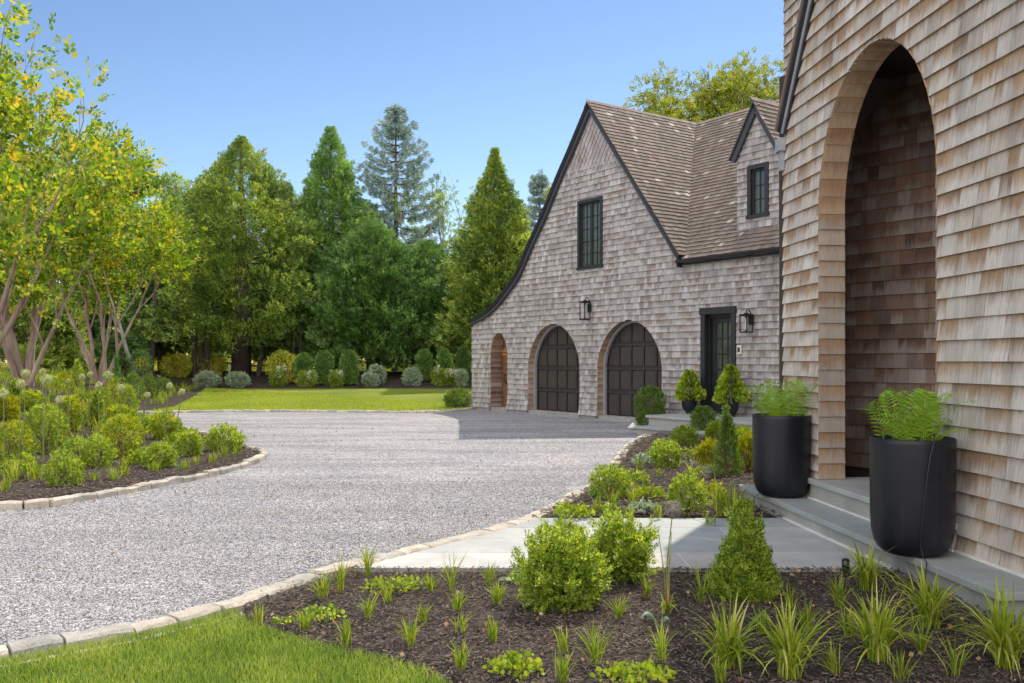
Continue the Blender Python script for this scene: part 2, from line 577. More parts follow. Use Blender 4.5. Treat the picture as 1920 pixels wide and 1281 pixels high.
def gravel():
    m, nt, b = new_mat('gravel')
    v = obj_vec(nt)
    vo = N(nt, 'ShaderNodeTexVoronoi'); vo.inputs['Scale'].default_value = 75
    nt.links.new(v, vo.inputs['Vector'])
    vo2 = N(nt, 'ShaderNodeTexVoronoi'); vo2.inputs['Scale'].default_value = 27
    nt.links.new(v, vo2.inputs['Vector'])
    se = nt.nodes.new('ShaderNodeSeparateColor'); nt.links.new(vo.outputs['Color'], se.inputs[0])
    se2 = nt.nodes.new('ShaderNodeSeparateColor'); nt.links.new(vo2.outputs['Color'], se2.inputs[0])
    base = ramp(nt, [(0, (.10, .10, .115)), (.25, (.21, .21, .235)), (.5, (.345, .345, .37)), (.75, (.47, .465, .48)), (1, (.64, .63, .63))], se.outputs[0])
    b2 = ramp(nt, [(0, .72), (.5, 1.0), (1, 1.22)], se2.outputs[1])
    c = mixc(nt, 1.0, base.outputs[0], b2.outputs[0], 'MULTIPLY')
    big = ramp(nt, [(.3, (.86, .86, .88)), (.7, (1.1, 1.06, 1.03))], noise(nt, v, .55, 4, .6))
    c = mixc(nt, 1.0, c, big.outputs[0], 'MULTIPLY')
    mp = nt.nodes.new('ShaderNodeMapping'); mp.inputs['Scale'].default_value = (.5, 3.0, 1); mp.inputs['Rotation'].default_value = (0, 0, -.35)
    tcx = nt.nodes.new('ShaderNodeTexCoord'); nt.links.new(tcx.outputs['Object'], mp.inputs['Vector'])
    tracks = ramp(nt, [(.38, .82), (.58, 1.06)], noise(nt, mp.outputs[0], .5, 3, .55))
    c = mixc(nt, 1.0, c, tracks.outputs[0], 'MULTIPLY')
    nt.links.new(c, b.inputs['Base Color'])
    b.inputs['Roughness'].default_value = .9
    b.inputs['Specular IOR Level'].default_value = .2
    h = math_n(nt, 'ADD', math_n(nt, 'MULTIPLY', vo.outputs['Distance'], -1.0), math_n(nt, 'MULTIPLY', vo2.outputs['Distance'], -.8))
    bump(nt, h, .9, .012, b)
    return m
M['gravel'] = gravel()

def stone_rand(name, cols, rough=.75, nscale=5, bd=.002, amp=.12, speck=.0):
    m, nt, b = new_mat(name)
    geo = nt.nodes.new('ShaderNodeNewGeometry')
    r = ramp(nt, [(i / max(1, len(cols) - 1), c) for i, c in enumerate(cols)], geo.outputs['Random Per Island'])
    v = obj_vec(nt)
    n1 = noise(nt, v, nscale, 5, .65)
    n2 = ramp(nt, [(.25, 1 - amp), (.75, 1 + amp)], n1)
    c = mixc(nt, 1.0, r.outputs[0], n2.outputs[0], 'MULTIPLY')
    if speck:
        n3 = ramp(nt, [(.3, 1 - speck), (.7, 1 + speck)], noise(nt, v, 90, 3, .8))
        c = mixc(nt, 1.0, c, n3.outputs[0], 'MULTIPLY')
    nt.links.new(c, b.inputs['Base Color'])
    b.inputs['Roughness'].default_value = rough
    bump(nt, noise(nt, v, nscale * 5, 6, .7), .7, bd, b)
    return m
M['bluestone'] = stone_rand('bluestone', [(.34, .36, .36), (.42, .42, .40), (.29, .32, .33), (.46, .455, .43), (.37, .385, .375), (.43, .40, .36)], .65, 2.2, .0025, .22, .08)
M['tread'] = stone_rand('bluestone_tread', [(.30, .325, .33), (.34, .36, .355), (.28, .305, .31)], .62, 2.5, .003, .2, .08)
M['riser'] = stone_rand('riser_stone', [(.30, .31, .29), (.36, .355, .33), (.27, .29, .28)], .8, 3, .003, .2, .08)
M['grout'] = plain('grout', (.66, .66, .65), .85)
M['granite'] = stone_rand('granite_cobble', [(.46, .41, .345), (.40, .365, .32), (.54, .48, .40), (.33, .32, .30), (.49, .44, .38)], .85, 7, .015, .32, .3)
M['pebble'] = stone_rand('gravel_stones', [(.15, .15, .165), (.26, .26, .28), (.38, .375, .39), (.50, .49, .50), (.62, .60, .59)], .85, 40, .001, .1, 0)

def mulch(name, c0, c1, c2):
    m, nt, b = new_mat(name)
    v = obj_vec(nt)
    vo = N(nt, 'ShaderNodeTexVoronoi'); vo.inputs['Scale'].default_value = 45
    d = nt.nodes.new('ShaderNodeMixRGB'); d.blend_type = 'ADD'; d.inputs[0].default_value = .05
    nt.links.new(v, d.inputs[1]); nt.links.new(noise(nt, v, 20, 3, .6, 'Color'), d.inputs[2])
    nt.links.new(d.outputs[0], vo.inputs['Vector'])
    se = nt.nodes.new('ShaderNodeSeparateColor'); nt.links.new(vo.outputs['Color'], se.inputs[0])
    r = ramp(nt, [(0, c0), (.5, c1), (1, c2)], se.outputs[0])
    big = ramp(nt, [(.3, .7), (.7, 1.2)], noise(nt, v, 2.2, 4, .6))
    c = mixc(nt, 1.0, r.outputs[0], big.outputs[0], 'MULTIPLY')
    nt.links.new(c, b.inputs['Base Color'])
    b.inputs['Roughness'].default_value = .9
    b.inputs['Specular IOR Level'].default_value = .2
    bump(nt, math_n(nt, 'MULTIPLY', vo.outputs['Distance'], -1.0), 1.0, .03, b)
    return m
M['mulch'] = mulch('mulch', (.034, .026, .023), (.066, .050, .043), (.12, .092, .076))
M['chip'] = stone_rand('bark_chips', [(.034, .026, .024), (.068, .052, .046), (.115, .088, .074), (.22, .165, .13), (.048, .037, .034)], .85, 30, .001, .2, 0)

def lawn(name, cols, yscale=1.0):
    m, nt, b = new_mat(name)
    v = obj_vec(nt)
    f = noise(nt, v, 90, 4, .7)
    g = noise(nt, v, .35, 4, .6)
    k = math_n(nt, 'ADD', math_n(nt, 'MULTIPLY', f, .55), math_n(nt, 'MULTIPLY', g, .45))
    r = ramp(nt, [(.35, cols[0]), (.5, cols[1]), (.65, cols[2])], k)
    nt.links.new(r.outputs[0], b.inputs['Base Color'])
    b.inputs['Roughness'].default_value = .9
    b.inputs['Specular IOR Level'].default_value = .15
    bump(nt, f, 1.0, .03, b)
    return m
M['lawn'] = lawn('lawn_turf', [(.10, .15, .018), (.19, .24, .03), (.29, .31, .05)])
M['lawn_near'] = lawn('near_turf', [(.06, .10, .015), (.11, .17, .025), (.17, .22, .04)])
M['forest'] = mulch('forest_floor', (.03, .035, .018), (.06, .06, .03), (.10, .10, .045))

def bark(name, c0, c1, sx=14, sz=2.0):
    m, nt, b = new_mat(name)
    v = obj_vec(nt, (sx, sx, sz))
    n = noise(nt, v, 1.0, 5, .65)
    r = ramp(nt, [(.3, c0), (.7, c1)], n)
    nt.links.new(r.outputs[0], b.inputs['Base Color'])
    b.inputs['Roughness'].default_value = .85
    bump(nt, n, .7, .02, b)
    return m
M['bark_dark'] = bark('dark_bark', (.045, .033, .028), (.10, .075, .06))
M['bark_myrtle'] = bark('myrtle_bark', (.17, .10, .075), (.40, .31, .26), 5, 1.0)
M['bark_grey'] = bark('grey_bark', (.22, .21, .19), (.42, .40, .37), 6, 2)
M['stem'] = plain('plant_stem', (.16, .20, .06), .6)
M['stem_brown'] = plain('woody_stem', (.16, .11, .07), .8)

M['arb'] = leaf_mat('arborvitae_foliage', [(.022, .052, .020), (.056, .112, .032), (.105, .172, .044), (.18, .25, .06)], .32, (1.2, 1.2, .5), nscale=.8, namp=.5, gain=2.4)
M['arb_gold'] = leaf_mat('golden_arborvitae_foliage', [(.023, .048, .018), (.062, .104, .028), (.120, .166, .038), (.23, .265, .05)], .34, (1.25, 1.15, .4), nscale=.8, namp=.5, gain=2.4)
M['hemlock'] = leaf_mat('hemlock_foliage', [(.022, .050, .018), (.054, .108, .032), (.098, .170, .046), (.155, .23, .066)], .28, (1.05, 1.2, .6), nscale=.8, namp=.5, gain=1.9)
M['spruce'] = leaf_mat('blue_spruce_foliage', [(.05, .075, .065), (.10, .14, .12), (.16, .21, .19), (.24, .30, .27)], .15, (1, 1.1, .8), nscale=1.5, gain=1.9)
M['decid'] = leaf_mat('deciduous_foliage', [(.040, .07, .018), (.095, .14, .03), (.16, .205, .045), (.26, .29, .06)], .45, (1.15, 1.2, .5), nscale=.8, namp=.5, gain=2.3)
M['decid_light'] = leaf_mat('light_tree_foliage', [(.09, .13, .015), (.16, .20, .02), (.24, .26, .03), (.20, .17, .05)], .5, nscale=.6, gain=1.4)
M['myrtle'] = leaf_mat('myrtle_foliage', [(.055, .12, .014), (.09, .17, .016), (.14, .24, .02), (.22, .31, .025), (.38, .41, .03), (.50, .36, .045)], .48, (1.25, 1.2, .4), nscale=1.3, namp=.35, gain=1.35)
M['box'] = leaf_mat('boxwood_foliage', [(.06, .125, .020), (.13, .22, .030), (.23, .33, .045), (.38, .45, .07), (.46, .50, .12)], .5, (1.3, 1.25, .4), nscale=7, namp=.3, spec=.5, rough=.4, gain=1.25)
M['box_dark'] = leaf_mat('dark_boxwood_foliage', [(.04, .085, .022), (.08, .145, .032), (.14, .21, .045), (.22, .29, .06)], .38, (1.2, 1.2, .4), nscale=7, namp=.3, gain=1.35)
M['box_gold'] = leaf_mat('golden_boxwood_foliage', [(.06, .125, .018), (.13, .22, .026), (.24, .33, .035), (.40, .45, .04), (.52, .42, .06)], .5, (1.3, 1.25, .35), nscale=5, namp=.35, gain=1.25)
M['lime'] = leaf_mat('lime_foliage', [(.13, .20, .015), (.22, .30, .02), (.33, .38, .03)], .4, (1.2, 1.2, .4), nscale=4, gain=1.3)
M['yellow'] = leaf_mat('yellow_foliage', [(.17, .21, .010), (.30, .32, .014), (.44, .42, .02)], .45, (1.25, 1.2, .3), nscale=3, gain=1.15)
M['grass'] = leaf_mat('grass_blades', [(.10, .17, .018), (.18, .26, .022), (.28, .33, .03), (.38, .38, .07)], .4, (1.2, 1.2, .4), nscale=3, gain=1.2)
M['hakone'] = leaf_mat('bright_grass_blades', [(.14, .21, .02), (.24, .32, .025), (.38, .43, .04), (.46, .46, .16)], .42, (1.2, 1.2, .4), nscale=3, gain=1.15)
M['turf'] = leaf_mat('turf_blades', [(.055, .10, .014), (.10, .155, .020), (.15, .20, .028), (.24, .26, .06)], .4, (1.2, 1.2, .4), nscale=3, gain=2.0)
M['fern'] = leaf_mat('fern_fronds', [(.12, .21, .02), (.19, .30, .028), (.28, .38, .04)], .42, (1.2, 1.2, .45), nscale=3, gain=1.6)
M['pale'] = leaf_mat('variegated_foliage', [(.16, .24, .13), (.32, .40, .27), (.55, .60, .45)], .3, (1, 1.05, .8), nscale=5, gain=1.1)
M['bloom'] = leaf_mat('white_blossom', [(.55, .58, .42), (.75, .76, .66), (.80, .80, .74)], .3, (1, 1, .9), nscale=5, gain=1.0)
M['seed'] = leaf_mat('allium_seedhead', [(.40, .46, .18), (.56, .60, .28), (.68, .70, .42)], .3, (1.1, 1.1, .6), nscale=5, gain=1.0)
M['purple'] = leaf_mat('allium_purple', [(.30, .20, .32), (.45, .30, .42), (.42, .38, .30)], .3, (1, 1, 1), nscale=9, gain=1.0)
M['purple2'] = leaf_mat('fading_allium', [(.20, .22, .14), (.32, .27, .27), (.40, .30, .38), (.35, .38, .22)], .3, (1, 1, 1), nscale=9, gain=1.0)
M['bluegreen'] = leaf_mat('blue_green_leaf', [(.10, .19, .13), (.16, .27, .19)], .3, (1, 1.1, .7), nscale=3, gain=1.3)
M['under'] = leaf_mat('undergrowth_foliage', [(.07, .09, .012), (.20, .22, .02), (.36, .36, .03), (.30, .20, .10)], .4, nscale=.5, namp=.6, gain=2.4)

# ------------------------------------------------------------------ ground sheets
def flat(x, y): return 0.0
ground = sheet('ground', [(-130, -20), (130, -20), (130, 220), (-130, 220)], 3.0, M['forest'], dz=-.10,
               hf=lambda x, y: hgt(x, y) - (.55 if y < 33 else 0))
tag(ground, 'dark leafy ground beneath and beyond the far trees', None, None, 'structure')
CURB_NEAR = [(-6.2, 2.35), (-4.0, 3.85)] + [G(*p) for p in [(0, 1240), (120, 1218), (250, 1193), (350, 1170), (440, 1146), (545, 1108), (620, 1083), (700, 1062), (850, 1023), (985, 984),
                                   (1060, 946), (1115, 915), (1155, 872), (1178, 842), (1205, 825), (1240, 817)]]
CURB_LEFT = [(-14, 7.0), (-9, 8.6)] + [G(*p) for p in [(0, 957), (130, 942), (230, 926), (300, 912), (370, 899), (430, 884), (470, 871), (492, 860), (488, 851), (468, 845)]] + [(-5.6, 17.6), (-7.4, 20.5), (-9.4, 24.0), (-11.5, 26.9)]
CURB_LAWN = [(-11.5, 26.9)] + [G(*p) for p in [(300, 775), (400, 773.5), (520, 773), (640, 773.5), (760, 774.5), (840, 773)]] + [(-1.45, 28.9), (-1.25, 29.3)]

def smooth(pts, n=6):
    P = [np.array(p, float) for p in pts]
    out = []
    for i in range(len(P) - 1):
        p0, p1, p2, p3 = P[max(i - 1, 0)], P[i], P[i + 1], P[min(i + 2, len(P) - 1)]
        for k in range(n):
            t = k / n
            out.append(.5 * ((2 * p1) + (-p0 + p2) * t + (2 * p0 - 5 * p1 + 4 * p2 - p3) * t * t + (-p0 + 3 * p1 - 3 * p2 + p3) * t ** 3))
    out.append(P[-1])
    return out
SN, SL, SW = smooth(CURB_NEAR), smooth(CURB_LEFT), smooth(CURB_LAWN)

gr = sheet('gravel_driveway', [(-45, -6), (25, -6), (25, 30.5), (-45, 30.5)], 2.0, M['gravel'], hf=flat)
tag(gr, 'crushed grey gravel driveway sweeping up to the garage', None, None, 'structure')

lawn_poly = [tuple(p) for p in SW] + [(-1.0, 30.5), (3, 33), (12, 40), (-13.6, 40), (-12.3, 35), (-11.2, 30)]
far_lawn = sheet('lawn', lawn_poly, .8, M['lawn'], dz=.014)
tag(far_lawn, 'sunlit mown lawn beyond the gravel', None, None, 'structure')
near_lawn_poly = [(p[0] + .05, p[1] - .15) for p in SN if p[1] < 5.82] + [G(*p) for p in [(455, 1172), (480, 1186), (560, 1213), (640, 1233), (720, 1252), (800, 1276), (840, 1300), (870, 1340)]] + [(-.2, 2.5), (-.2, 1.2), (-8, 1.2)]
near_lawn = sheet('grass_lawn', near_lawn_poly, .15, M['lawn_near'], dz=.012, hf=flat, mound=.02)
strip = sheet('sand_strip', [(p[0] + .02, p[1] - .04) for p in SN if p[1] < 5.9] + [(p[0] + .1, p[1] - .3) for p in reversed([q for q in SN if q[1] < 5.9])], .1, plain('sand', (.42, .36, .28), .95, var=.25, nscale=30, bumpd=.004), dz=.008, hf=flat)
tag(strip, 'narrow sandy strip between the curb and the foreground lawn', None, None, 'structure')
tag(near_lawn, 'bright green lawn corner in the foreground', None, None, 'structure')

PATH_Y0, PATH_Y1 = 6.73, 8.87
def lerp_x(path, y):
    """x of the curb centre line at depth y"""
    best = None
    for a, b in zip(path[:-1], path[1:]):
        if (a[1] - y) * (b[1] - y) <= 0 and a[1] != b[1]:
            return float(a[0] + (b[0] - a[0]) * (y - a[1]) / (b[1] - a[1]))
    return None
def riser_x(y): return 2.644 - (y - 8.886) * .083
near_bed_poly = [tuple(p) for p in SN if 5.80 < p[1] < PATH_Y0] + [(lerp_x(SN, PATH_Y0), PATH_Y0), (riser_x(PATH_Y0) + .1, PATH_Y0), (riser_x(5.0) + .1, 5.0), (riser_x(5.0) + 2, 5.0), (5, 2), (-.1, 2)] + \
    [G(*p) for p in [(870, 1340), (840, 1300), (800, 1276), (720, 1252), (640, 1233), (560, 1213), (480, 1186), (455, 1172)]]
near_bed = sheet('mulch_bed', near_bed_poly, .09, M['mulch'], dz=.02, mound=.03, hf=flat, jit=.012)
tag(near_bed, 'dark bark mulch bed in the foreground', None, None, 'structure')

# garage frontage plane and front-house plane
FAC = Plane((-1.311, 29.55, 0), (.5737, -.819, 0), n=(-.819, -.5737, 0))
FRT = Plane((2.997, 9.93, 0), (.0778, -.997, 0), n=(-.997, -.0778, 0))

mid_bed_poly = [tuple(p) for p in SN if p[1] > PATH_Y1 + .02] + [FAC.pt(10.6, 0, 2.45)[:2], FAC.pt(10.6, 0, .1)[:2], FAC.pt(12.6, 0, .1)[:2], (3.9, 12.6), (3.9, 10.2), (2.9, 9.9), (riser_x(PATH_Y1) + .1, PATH_Y1), (lerp_x(SN, PATH_Y1), PATH_Y1)]
mid_bed = sheet('planting_bed', mid_bed_poly, .15, M['mulch'], dz=.02, mound=.05, hf=flat, jit=.012)
tag(mid_bed, 'mulched planting bed between the path and the garage steps', None, None, 'structure')
left_bed_poly = [tuple(p) for p in SL] + [(-11.2, 30), (-12.3, 35), (-13.6, 40), (-45, 40), (-45, 7)]
left_bed = sheet('island_bed', left_bed_poly, .5, M['mulch'], dz=.03, mound=.05, jit=.015)
tag(left_bed, 'planted mulch bed curving into the drive on the left', None, None, 'structure')
berm = sheet('mulch_berm', [(-24, 39.6), (16, 39.6), (16, 50), (-24, 50)], .8, M['mulch'], dz=.02, jit=.02)
tag(berm, 'dark mulch bank under the far conifers', None, None, 'structure')

def curb(name, P, label, w=.15, h=.055, L=(.24, .38), zf=flat):
    """a row of split granite blocks; the blocks are its surface pattern"""
    mb = MB()
    P = [np.array(p) for p in P]
    d = np.cumsum([0] + [np.linalg.norm(b - a) for a, b in zip(P[:-1], P[1:])])
    def at(t):
        return np.array([np.interp(t, d, [p[0] for p in P]), np.interp(t, d, [p[1] for p in P])])
    t = 0
    while t < d[-1] - .1:
        l = random.uniform(*L)
        a, b = at(t + .006), at(min(t + l - .006, d[-1]))
        t += l
        e = b - a
        ln = np.linalg.norm(e)
        if ln < .05: continue
        e /= ln
        n = np.array([-e[1], e[0]])
        ww = w / 2 + random.uniform(-.012, .012)
        z0 = zf(*a)
        zt = z0 + h + random.uniform(-.010, .012)
        j = lambda s=.010: random.uniform(-s, s)
        pts = []
        # 3 stations for an uneven split face
        st = [0, .33, .68, 1]
        rows = []
        for q in st:
            c = a + (b - a) * q
            c1 = c - n * (ww + j()); c2 = c + n * (ww + j())
            c1b = c - n * (ww - .02 + j(.004)); c2b = c + n * (ww - .02 + j(.004))
            z = zt + j(.007)
            rows.append([(c1[0], c1[1], z0 - .1), (c1[0], c1[1], z - .018), (c1b[0], c1b[1], z), (c2b[0], c2b[1], z + j(.004)), (c2[0], c2[1], z - .018), (c2[0], c2[1], z0 - .1)])
        pts = [p for r in rows for p in r]
        f = []
        for i in range(len(st) - 1):
            for k in range(5):
                f.append((i * 6 + k, i * 6 + k + 1, (i + 1) * 6 + k + 1, (i + 1) * 6 + k))
        f.append((0, 5, 4, 3, 2, 1))
        o = (len(st) - 1) * 6
        f.append((o, o + 1, o + 2, o + 3, o + 4, o + 5))
        mb.add(pts, f)
    o = mb.build(name, M['granite'])
    # fix winding for consistent shading
    tag(o, label, 'curb')
    return o
curb('stone_curb', SN, 'pale granite block curb running between the gravel and the foreground beds', w=.16, h=.068)
curb('stone_curb', SL, 'granite block curb rounding the island bed on the left', h=.078, w=.12)
curb('stone_curb', SW, 'thin granite curb along the front of the far lawn', h=.07)

# foreground gravel stones, bark chips
def octa():
    return ([(1, 0, 0), (0, 1, 0), (-1, 0, 0), (0, -1, 0), (0, 0, .7), (0, 0, -.7)],
            [(0, 1, 4), (1, 2, 4), (2, 3, 4), (3, 0, 4), (1, 0, 5), (2, 1, 5), (3, 2, 5), (0, 3, 5)])
P = []
poly = [tuple(p) for p in SN if 3.5 < p[1] < 10] + [(.8, 12), (-8.5, 12), (-6, 9.9), (-4.8, 6.5), (-3.6, 4.2)]
g = scatter_in(poly, 120000)
keep = rng.uniform(0, 1, len(g)) < np.clip((9.5 / g[:, 1]) ** 2 * .6, 0, 1)
sl = np.array(SL)
g = g[keep & ~inpoly(g, [tuple(p) for p in SL] + [(-14, 30)])]
n = len(g)
ov, of_ = octa()
B = basis(rng.normal(size=(n, 3)))
size = rng.uniform(.004, .0095, n)
V, Fc = inst(ov, of_, np.column_stack([g, size * .35]), B * np.array([1, 1, 1])[None, :, None], size)
st = link('gravel_stones', np_mesh('gravel_stones', V, Fc), M['pebble'])
tag(st, 'loose grey gravel stones on the drive', None, None, 'stuff')

chipT = ([(-.5, -.12, 0), (.5, -.1, 0), (.45, .12, .02), (-.5, .1, .02), (-.4, -.08, .1), (.42, -.06, .08), (.4, .08, .12), (-.42, .07, .1)],
         [(0, 3, 2, 1), (4, 5, 6, 7), (0, 1, 5, 4), (1, 2, 6, 5), (2, 3, 7, 6), (3, 0, 4, 7)])
def chips(name, poly, n, smin, smax, zf, label, curbfree=None):
    g = scatter_in(poly, n)
    z = np.array([zf(x, y) for x, y in g]) + rng.uniform(-.006, .012, n)
    d = np.column_stack([rng.normal(size=n), rng.normal(size=n), rng.normal(size=n) * .25])
    up = np.column_stack([rng.normal(size=n) * .3, rng.normal(size=n) * .3, np.ones(n)])
    y = d / np.linalg.norm(d, axis=1, keepdims=True)
    x = np.cross(y, up); x /= np.linalg.norm(x, axis=1, keepdims=True)
    zz = np.cross(x, y)
    B = np.stack([y, x, zz], 1)
    V, Fc = inst(chipT[0], chipT[1], np.column_stack([g, z]), B, rng.uniform(smin, smax, n))
    return tag(link(name, np_mesh(name, V, Fc), M['chip']), label, None, None, 'stuff')
chips('bark_mulch', near_bed_poly, 52000, .010, .036, lambda x, y: .052, 'shredded bark pieces over the foreground bed')
chips('bark_mulch', mid_bed_poly, 14000, .02, .07, lambda x, y: .072, 'shredded bark pieces over the middle bed')
lp = [tuple(p) for p in SL if p[1] < 22] + [(-7.4, 20.5), (-9, 17), (-8, 9)]
chips('bark_mulch', lp, 16000, .02, .07, lambda x, y: hgt(x, y) + .075, 'shredded bark pieces over the island bed')

# ------------------------------------------------------------------ bluestone path
mb = MB(); jt = MB()
path = empty('paved_path', (0.8, 7.8, 0), 'bluestone slab path from the drive to the front steps', 'path')
path['kind'] = 'structure'
xl = lambda y: lerp_x(SN, y) + .09
xr = lambda y: riser_x(y) + .02
for k, (y0, y1) in enumerate([(6.73, 7.28), (7.28, 7.86), (7.86, 8.36), (8.36, 8.87)]):
    a0, a1 = max(xl(y0), xl(y1)), 0
    x = min(xl(y0), xl(y1))
    cuts = []
    x = max(xl(y0), xl(y1)) + random.uniform(.35, .7)
    slant = [0, .32, 0, .12][k]
    while x < xr(y0) - .35:
        cuts.append((x + slant, x) if x + slant < xr(y0) - .2 else (x, x))
        x += random.uniform(.6, 1.15)
    L = [(xl(y0), xl(y1))] + cuts + [(xr(y0), xr(y1))]
    L.sort()
    for (p0, p1), (q0, q1) in zip(L[:-1], L[1:]):
        g_ = .006
        z = .050 + random.uniform(-.001, .001)
        if q0 - p0 < .05: continue
        mb.box8([(p0 + g_, y0 + g_, 0), (q0 - g_, y0 + g_, 0), (q1 - g_, y1 - g_, 0), (p1 + g_, y1 - g_, 0),
                 (p0 + g_, y0 + g_, z), (q0 - g_, y0 + g_, z), (q1 - g_, y1 - g_, z), (p1 + g_, y1 - g_, z)])
jt.box8([(xl(6.74), 6.74, .01), (xr(6.74) + .03, 6.74, .01), (xr(8.86) + .03, 8.86, .01), (xl(8.86), 8.86, .01),
         (xl(6.74), 6.74, .047), (xr(6.74) + .03, 6.74, .047), (xr(8.86) + .03, 8.86, .047), (xl(8.86), 8.86, .047)])
mb.build('paving_slabs', M['bluestone'], path)
jt.build('mortar_joints', M['grout'], path)

# ------------------------------------------------------------------ shingle courses
def shingles(name, PL, iv, v0, v1, expo, wr, mat, parent, u0, u1, butt=.018, sub=3, flare=None, seed=None, jitv=.0008, base_w=0.0):
    V, Fc, R, UV = [], [], [], []
    rows = int(math.ceil((v1 - v0) / expo))
    def quad(pts, r, uvs):
        b = len(V)
        V.extend(pts); R.extend([r] * 4); UV.extend(uvs)
        Fc.append((b, b + 1, b + 2, b + 3))
    for i in range(rows):
        vb = v0 + i * expo
        vt = vb + expo * 1.04
        u = u0 - random.uniform(0, wr[1])
        ss = sub
        if iv(vb + .001) == iv(vt): ss = 1
        while u < u1:
            w = random.uniform(*wr)
            ua, ub = u, u + w - .0014
            u += w
            r = random.random()
            bt = butt + random.uniform(-.0015, .0015)
            tilt = random.uniform(-.0006, .0006)
            jb = random.uniform(-jitv, jitv)
            first = True
            for j in range(ss):
                a = vb + (vt - vb) * j / ss + (jb if j == 0 else 0)
                b = vb + (vt - vb) * (j + 1) / ss
                fa, fb = (a - vb) / expo, (b - vb) / expo
                for l, rr in iv((a + b) / 2):
                    x0, x1 = max(ua, l), min(ub, rr)
                    if x1 - x0 < .003: continue
                    fl = flare((a + b) / 2) if flare else 0
                    wa = bt * (1 - fa) + .002 + base_w + (flare(a) if flare else 0)
                    wb = bt * (1 - fb) + .002 + base_w + (flare(b) if flare else 0)
                    quad([PL.pt(x0, a, wa + tilt), PL.pt(x1, a, wa - tilt), PL.pt(x1, b, wb), PL.pt(x0, b, wb)], r,
                         [(x0 + i * .37, fa), (x1 + i * .37, fa), (x1 + i * .37, fb), (x0 + i * .37, fb)])
                    if j == 0:
                        quad([PL.pt(x0, a, base_w - .004), PL.pt(x1, a, base_w - .004), PL.pt(x1, a, wa - tilt), PL.pt(x0, a, wa + tilt)], r,
                             [(x0, 0.9), (x1, .9), (x1, .95), (x0, .95)])
                    if x0 == l or x1 == rr:   # exposed side edge at a corner
                        for xx, s in ((x0, x0 == l), (x1, x1 == rr)):
                            if s: quad([PL.pt(xx, a, base_w - .004), PL.pt(xx, a, wa), PL.pt(xx, b, wb), PL.pt(xx, b, base_w - .004)], r, [(0, fa), (.01, fa), (.01, fb), (0, fb)])
    me = np_mesh(name, V, Fc, R, UV)
    return link(name, me, mat, parent)

def minus(iv, holes):
    out = iv
    for h in holes:
        if h is None: continue
        nx = []
        for a, b in out:
            if h[1] <= a or h[0] >= b: nx.append((a, b)); continue
            if h[0] > a: nx.append((a, h[0]))
            if h[1] < b: nx.append((h[1], b))
        out = nx
    return out

class Arch:
    def __init__(s, uc, hw, zs, za, z0=0, pt=.05):
        s.uc, s.hw, s.zs, s.za, s.z0, s.p = uc, hw, zs, za, z0, pt
    def half(s, z):
        if z >= s.za or z < s.z0: return 0
        if z <= s.zs: return s.hw
        h = (z - s.zs) / (s.za - s.zs)
        return s.hw * math.sqrt(max(0, 1 - h * h)) * (1 - s.p * h)
    def hole(s, z):
        w = s.half(z)
        return (s.uc - w, s.uc + w) if w > 0 else None
    def outline(s, step=.13, off=0.0):
        """left foot up over the top and down to the right foot"""
        pts = []
        n = max(2, int((s.zs - s.z0) / step))
        for i in range(n): pts.append((-s.hw, s.z0 + (s.zs - s.z0) * i / n))
        m = 12
        for i in range(m + 1):
            a = math.pi / 2 * i / m
            h = math.sin(a)
            pts.append((-s.hw * math.cos(a) * (1 - s.p * h), s.zs + (s.za - s.zs) * h))
        R = [(-x, z) for x, z in reversed(pts[:-1])]
        pts = pts + R
        out = []
        for x, z in pts:
            if off:
                k = 1 - off / s.hw
                zz = z if z <= s.zs else s.zs + (z - s.zs) * (1 - off / (s.za - s.zs))
                out.append((s.uc + x * k, zz))
            else: out.append((s.uc + x, z))
        return out

def reveal(name, PL, A, depth, mat, parent, front=.022, arcmat=None):
    """boards lining an arched opening: straight jambs and the curved head"""
    P = A.outline(.155)
    for head in (False, True, 2):
        V, Fc, R, UV = [], [], [], []
        for i in range(len(P) - 1):
            (a, za), (b, zb) = P[i], P[i + 1]
            h_ = (max(za, zb) > A.zs + .01)
            if h_ != (head is True): continue
            if not h_ and (head == 2) != (a > A.uc): continue
            r = random.random()
            j = random.uniform(0, .003)
            up = zb > za
            k = .004 if head is True else .011
            ja, jb = (j + k, .0) if up else (0, j + k)
            sgn = 1 if a < A.uc else -1
            sa = sgn * ja; sb = (1 if b <= A.uc else -1) * jb
            n0 = len(V)
            V += [PL.pt(a + sa, za, front), PL.pt(a + sa, za, -depth), PL.pt(b + sb, zb, -depth), PL.pt(b + sb, zb, front)]
            R += [r] * 4
            fa, fb = (0, 1) if up else (1, 0)
            UV += [(0 + i, fa), (depth + i, fa), (depth + i, fb), (0 + i, fb)]
            Fc.append((n0, n0 + 1, n0 + 2, n0 + 3))
        link('arch_soffit' if head is True else name, np_mesh(name, V, Fc, R, UV), (arcmat or mat) if head is True else mat, parent)

def band(mb, PL, P, wd, w0, w1):
    """flat board following polyline P (list of (u,z)) on its left/inner side by wd"""
    P = [np.array(p, float) for p in P]
    n = len(P)
    I = []
    for i in range(n):
        t = P[min(i + 1, n - 1)] - P[max(i - 1, 0)]
        t /= np.linalg.norm(t)
        I.append(P[i] + np.array([t[1], -t[0]]) * wd)
    for i in range(n - 1):
        a, b, c, d = P[i], P[i + 1], I[i + 1], I[i]
        mb.box8([PL.pt(*a, w0), PL.pt(*b, w0), PL.pt(*c, w0), PL.pt(*d, w0), PL.pt(*a, w1), PL.pt(*b, w1), PL.pt(*c, w1), PL.pt(*d, w1)])

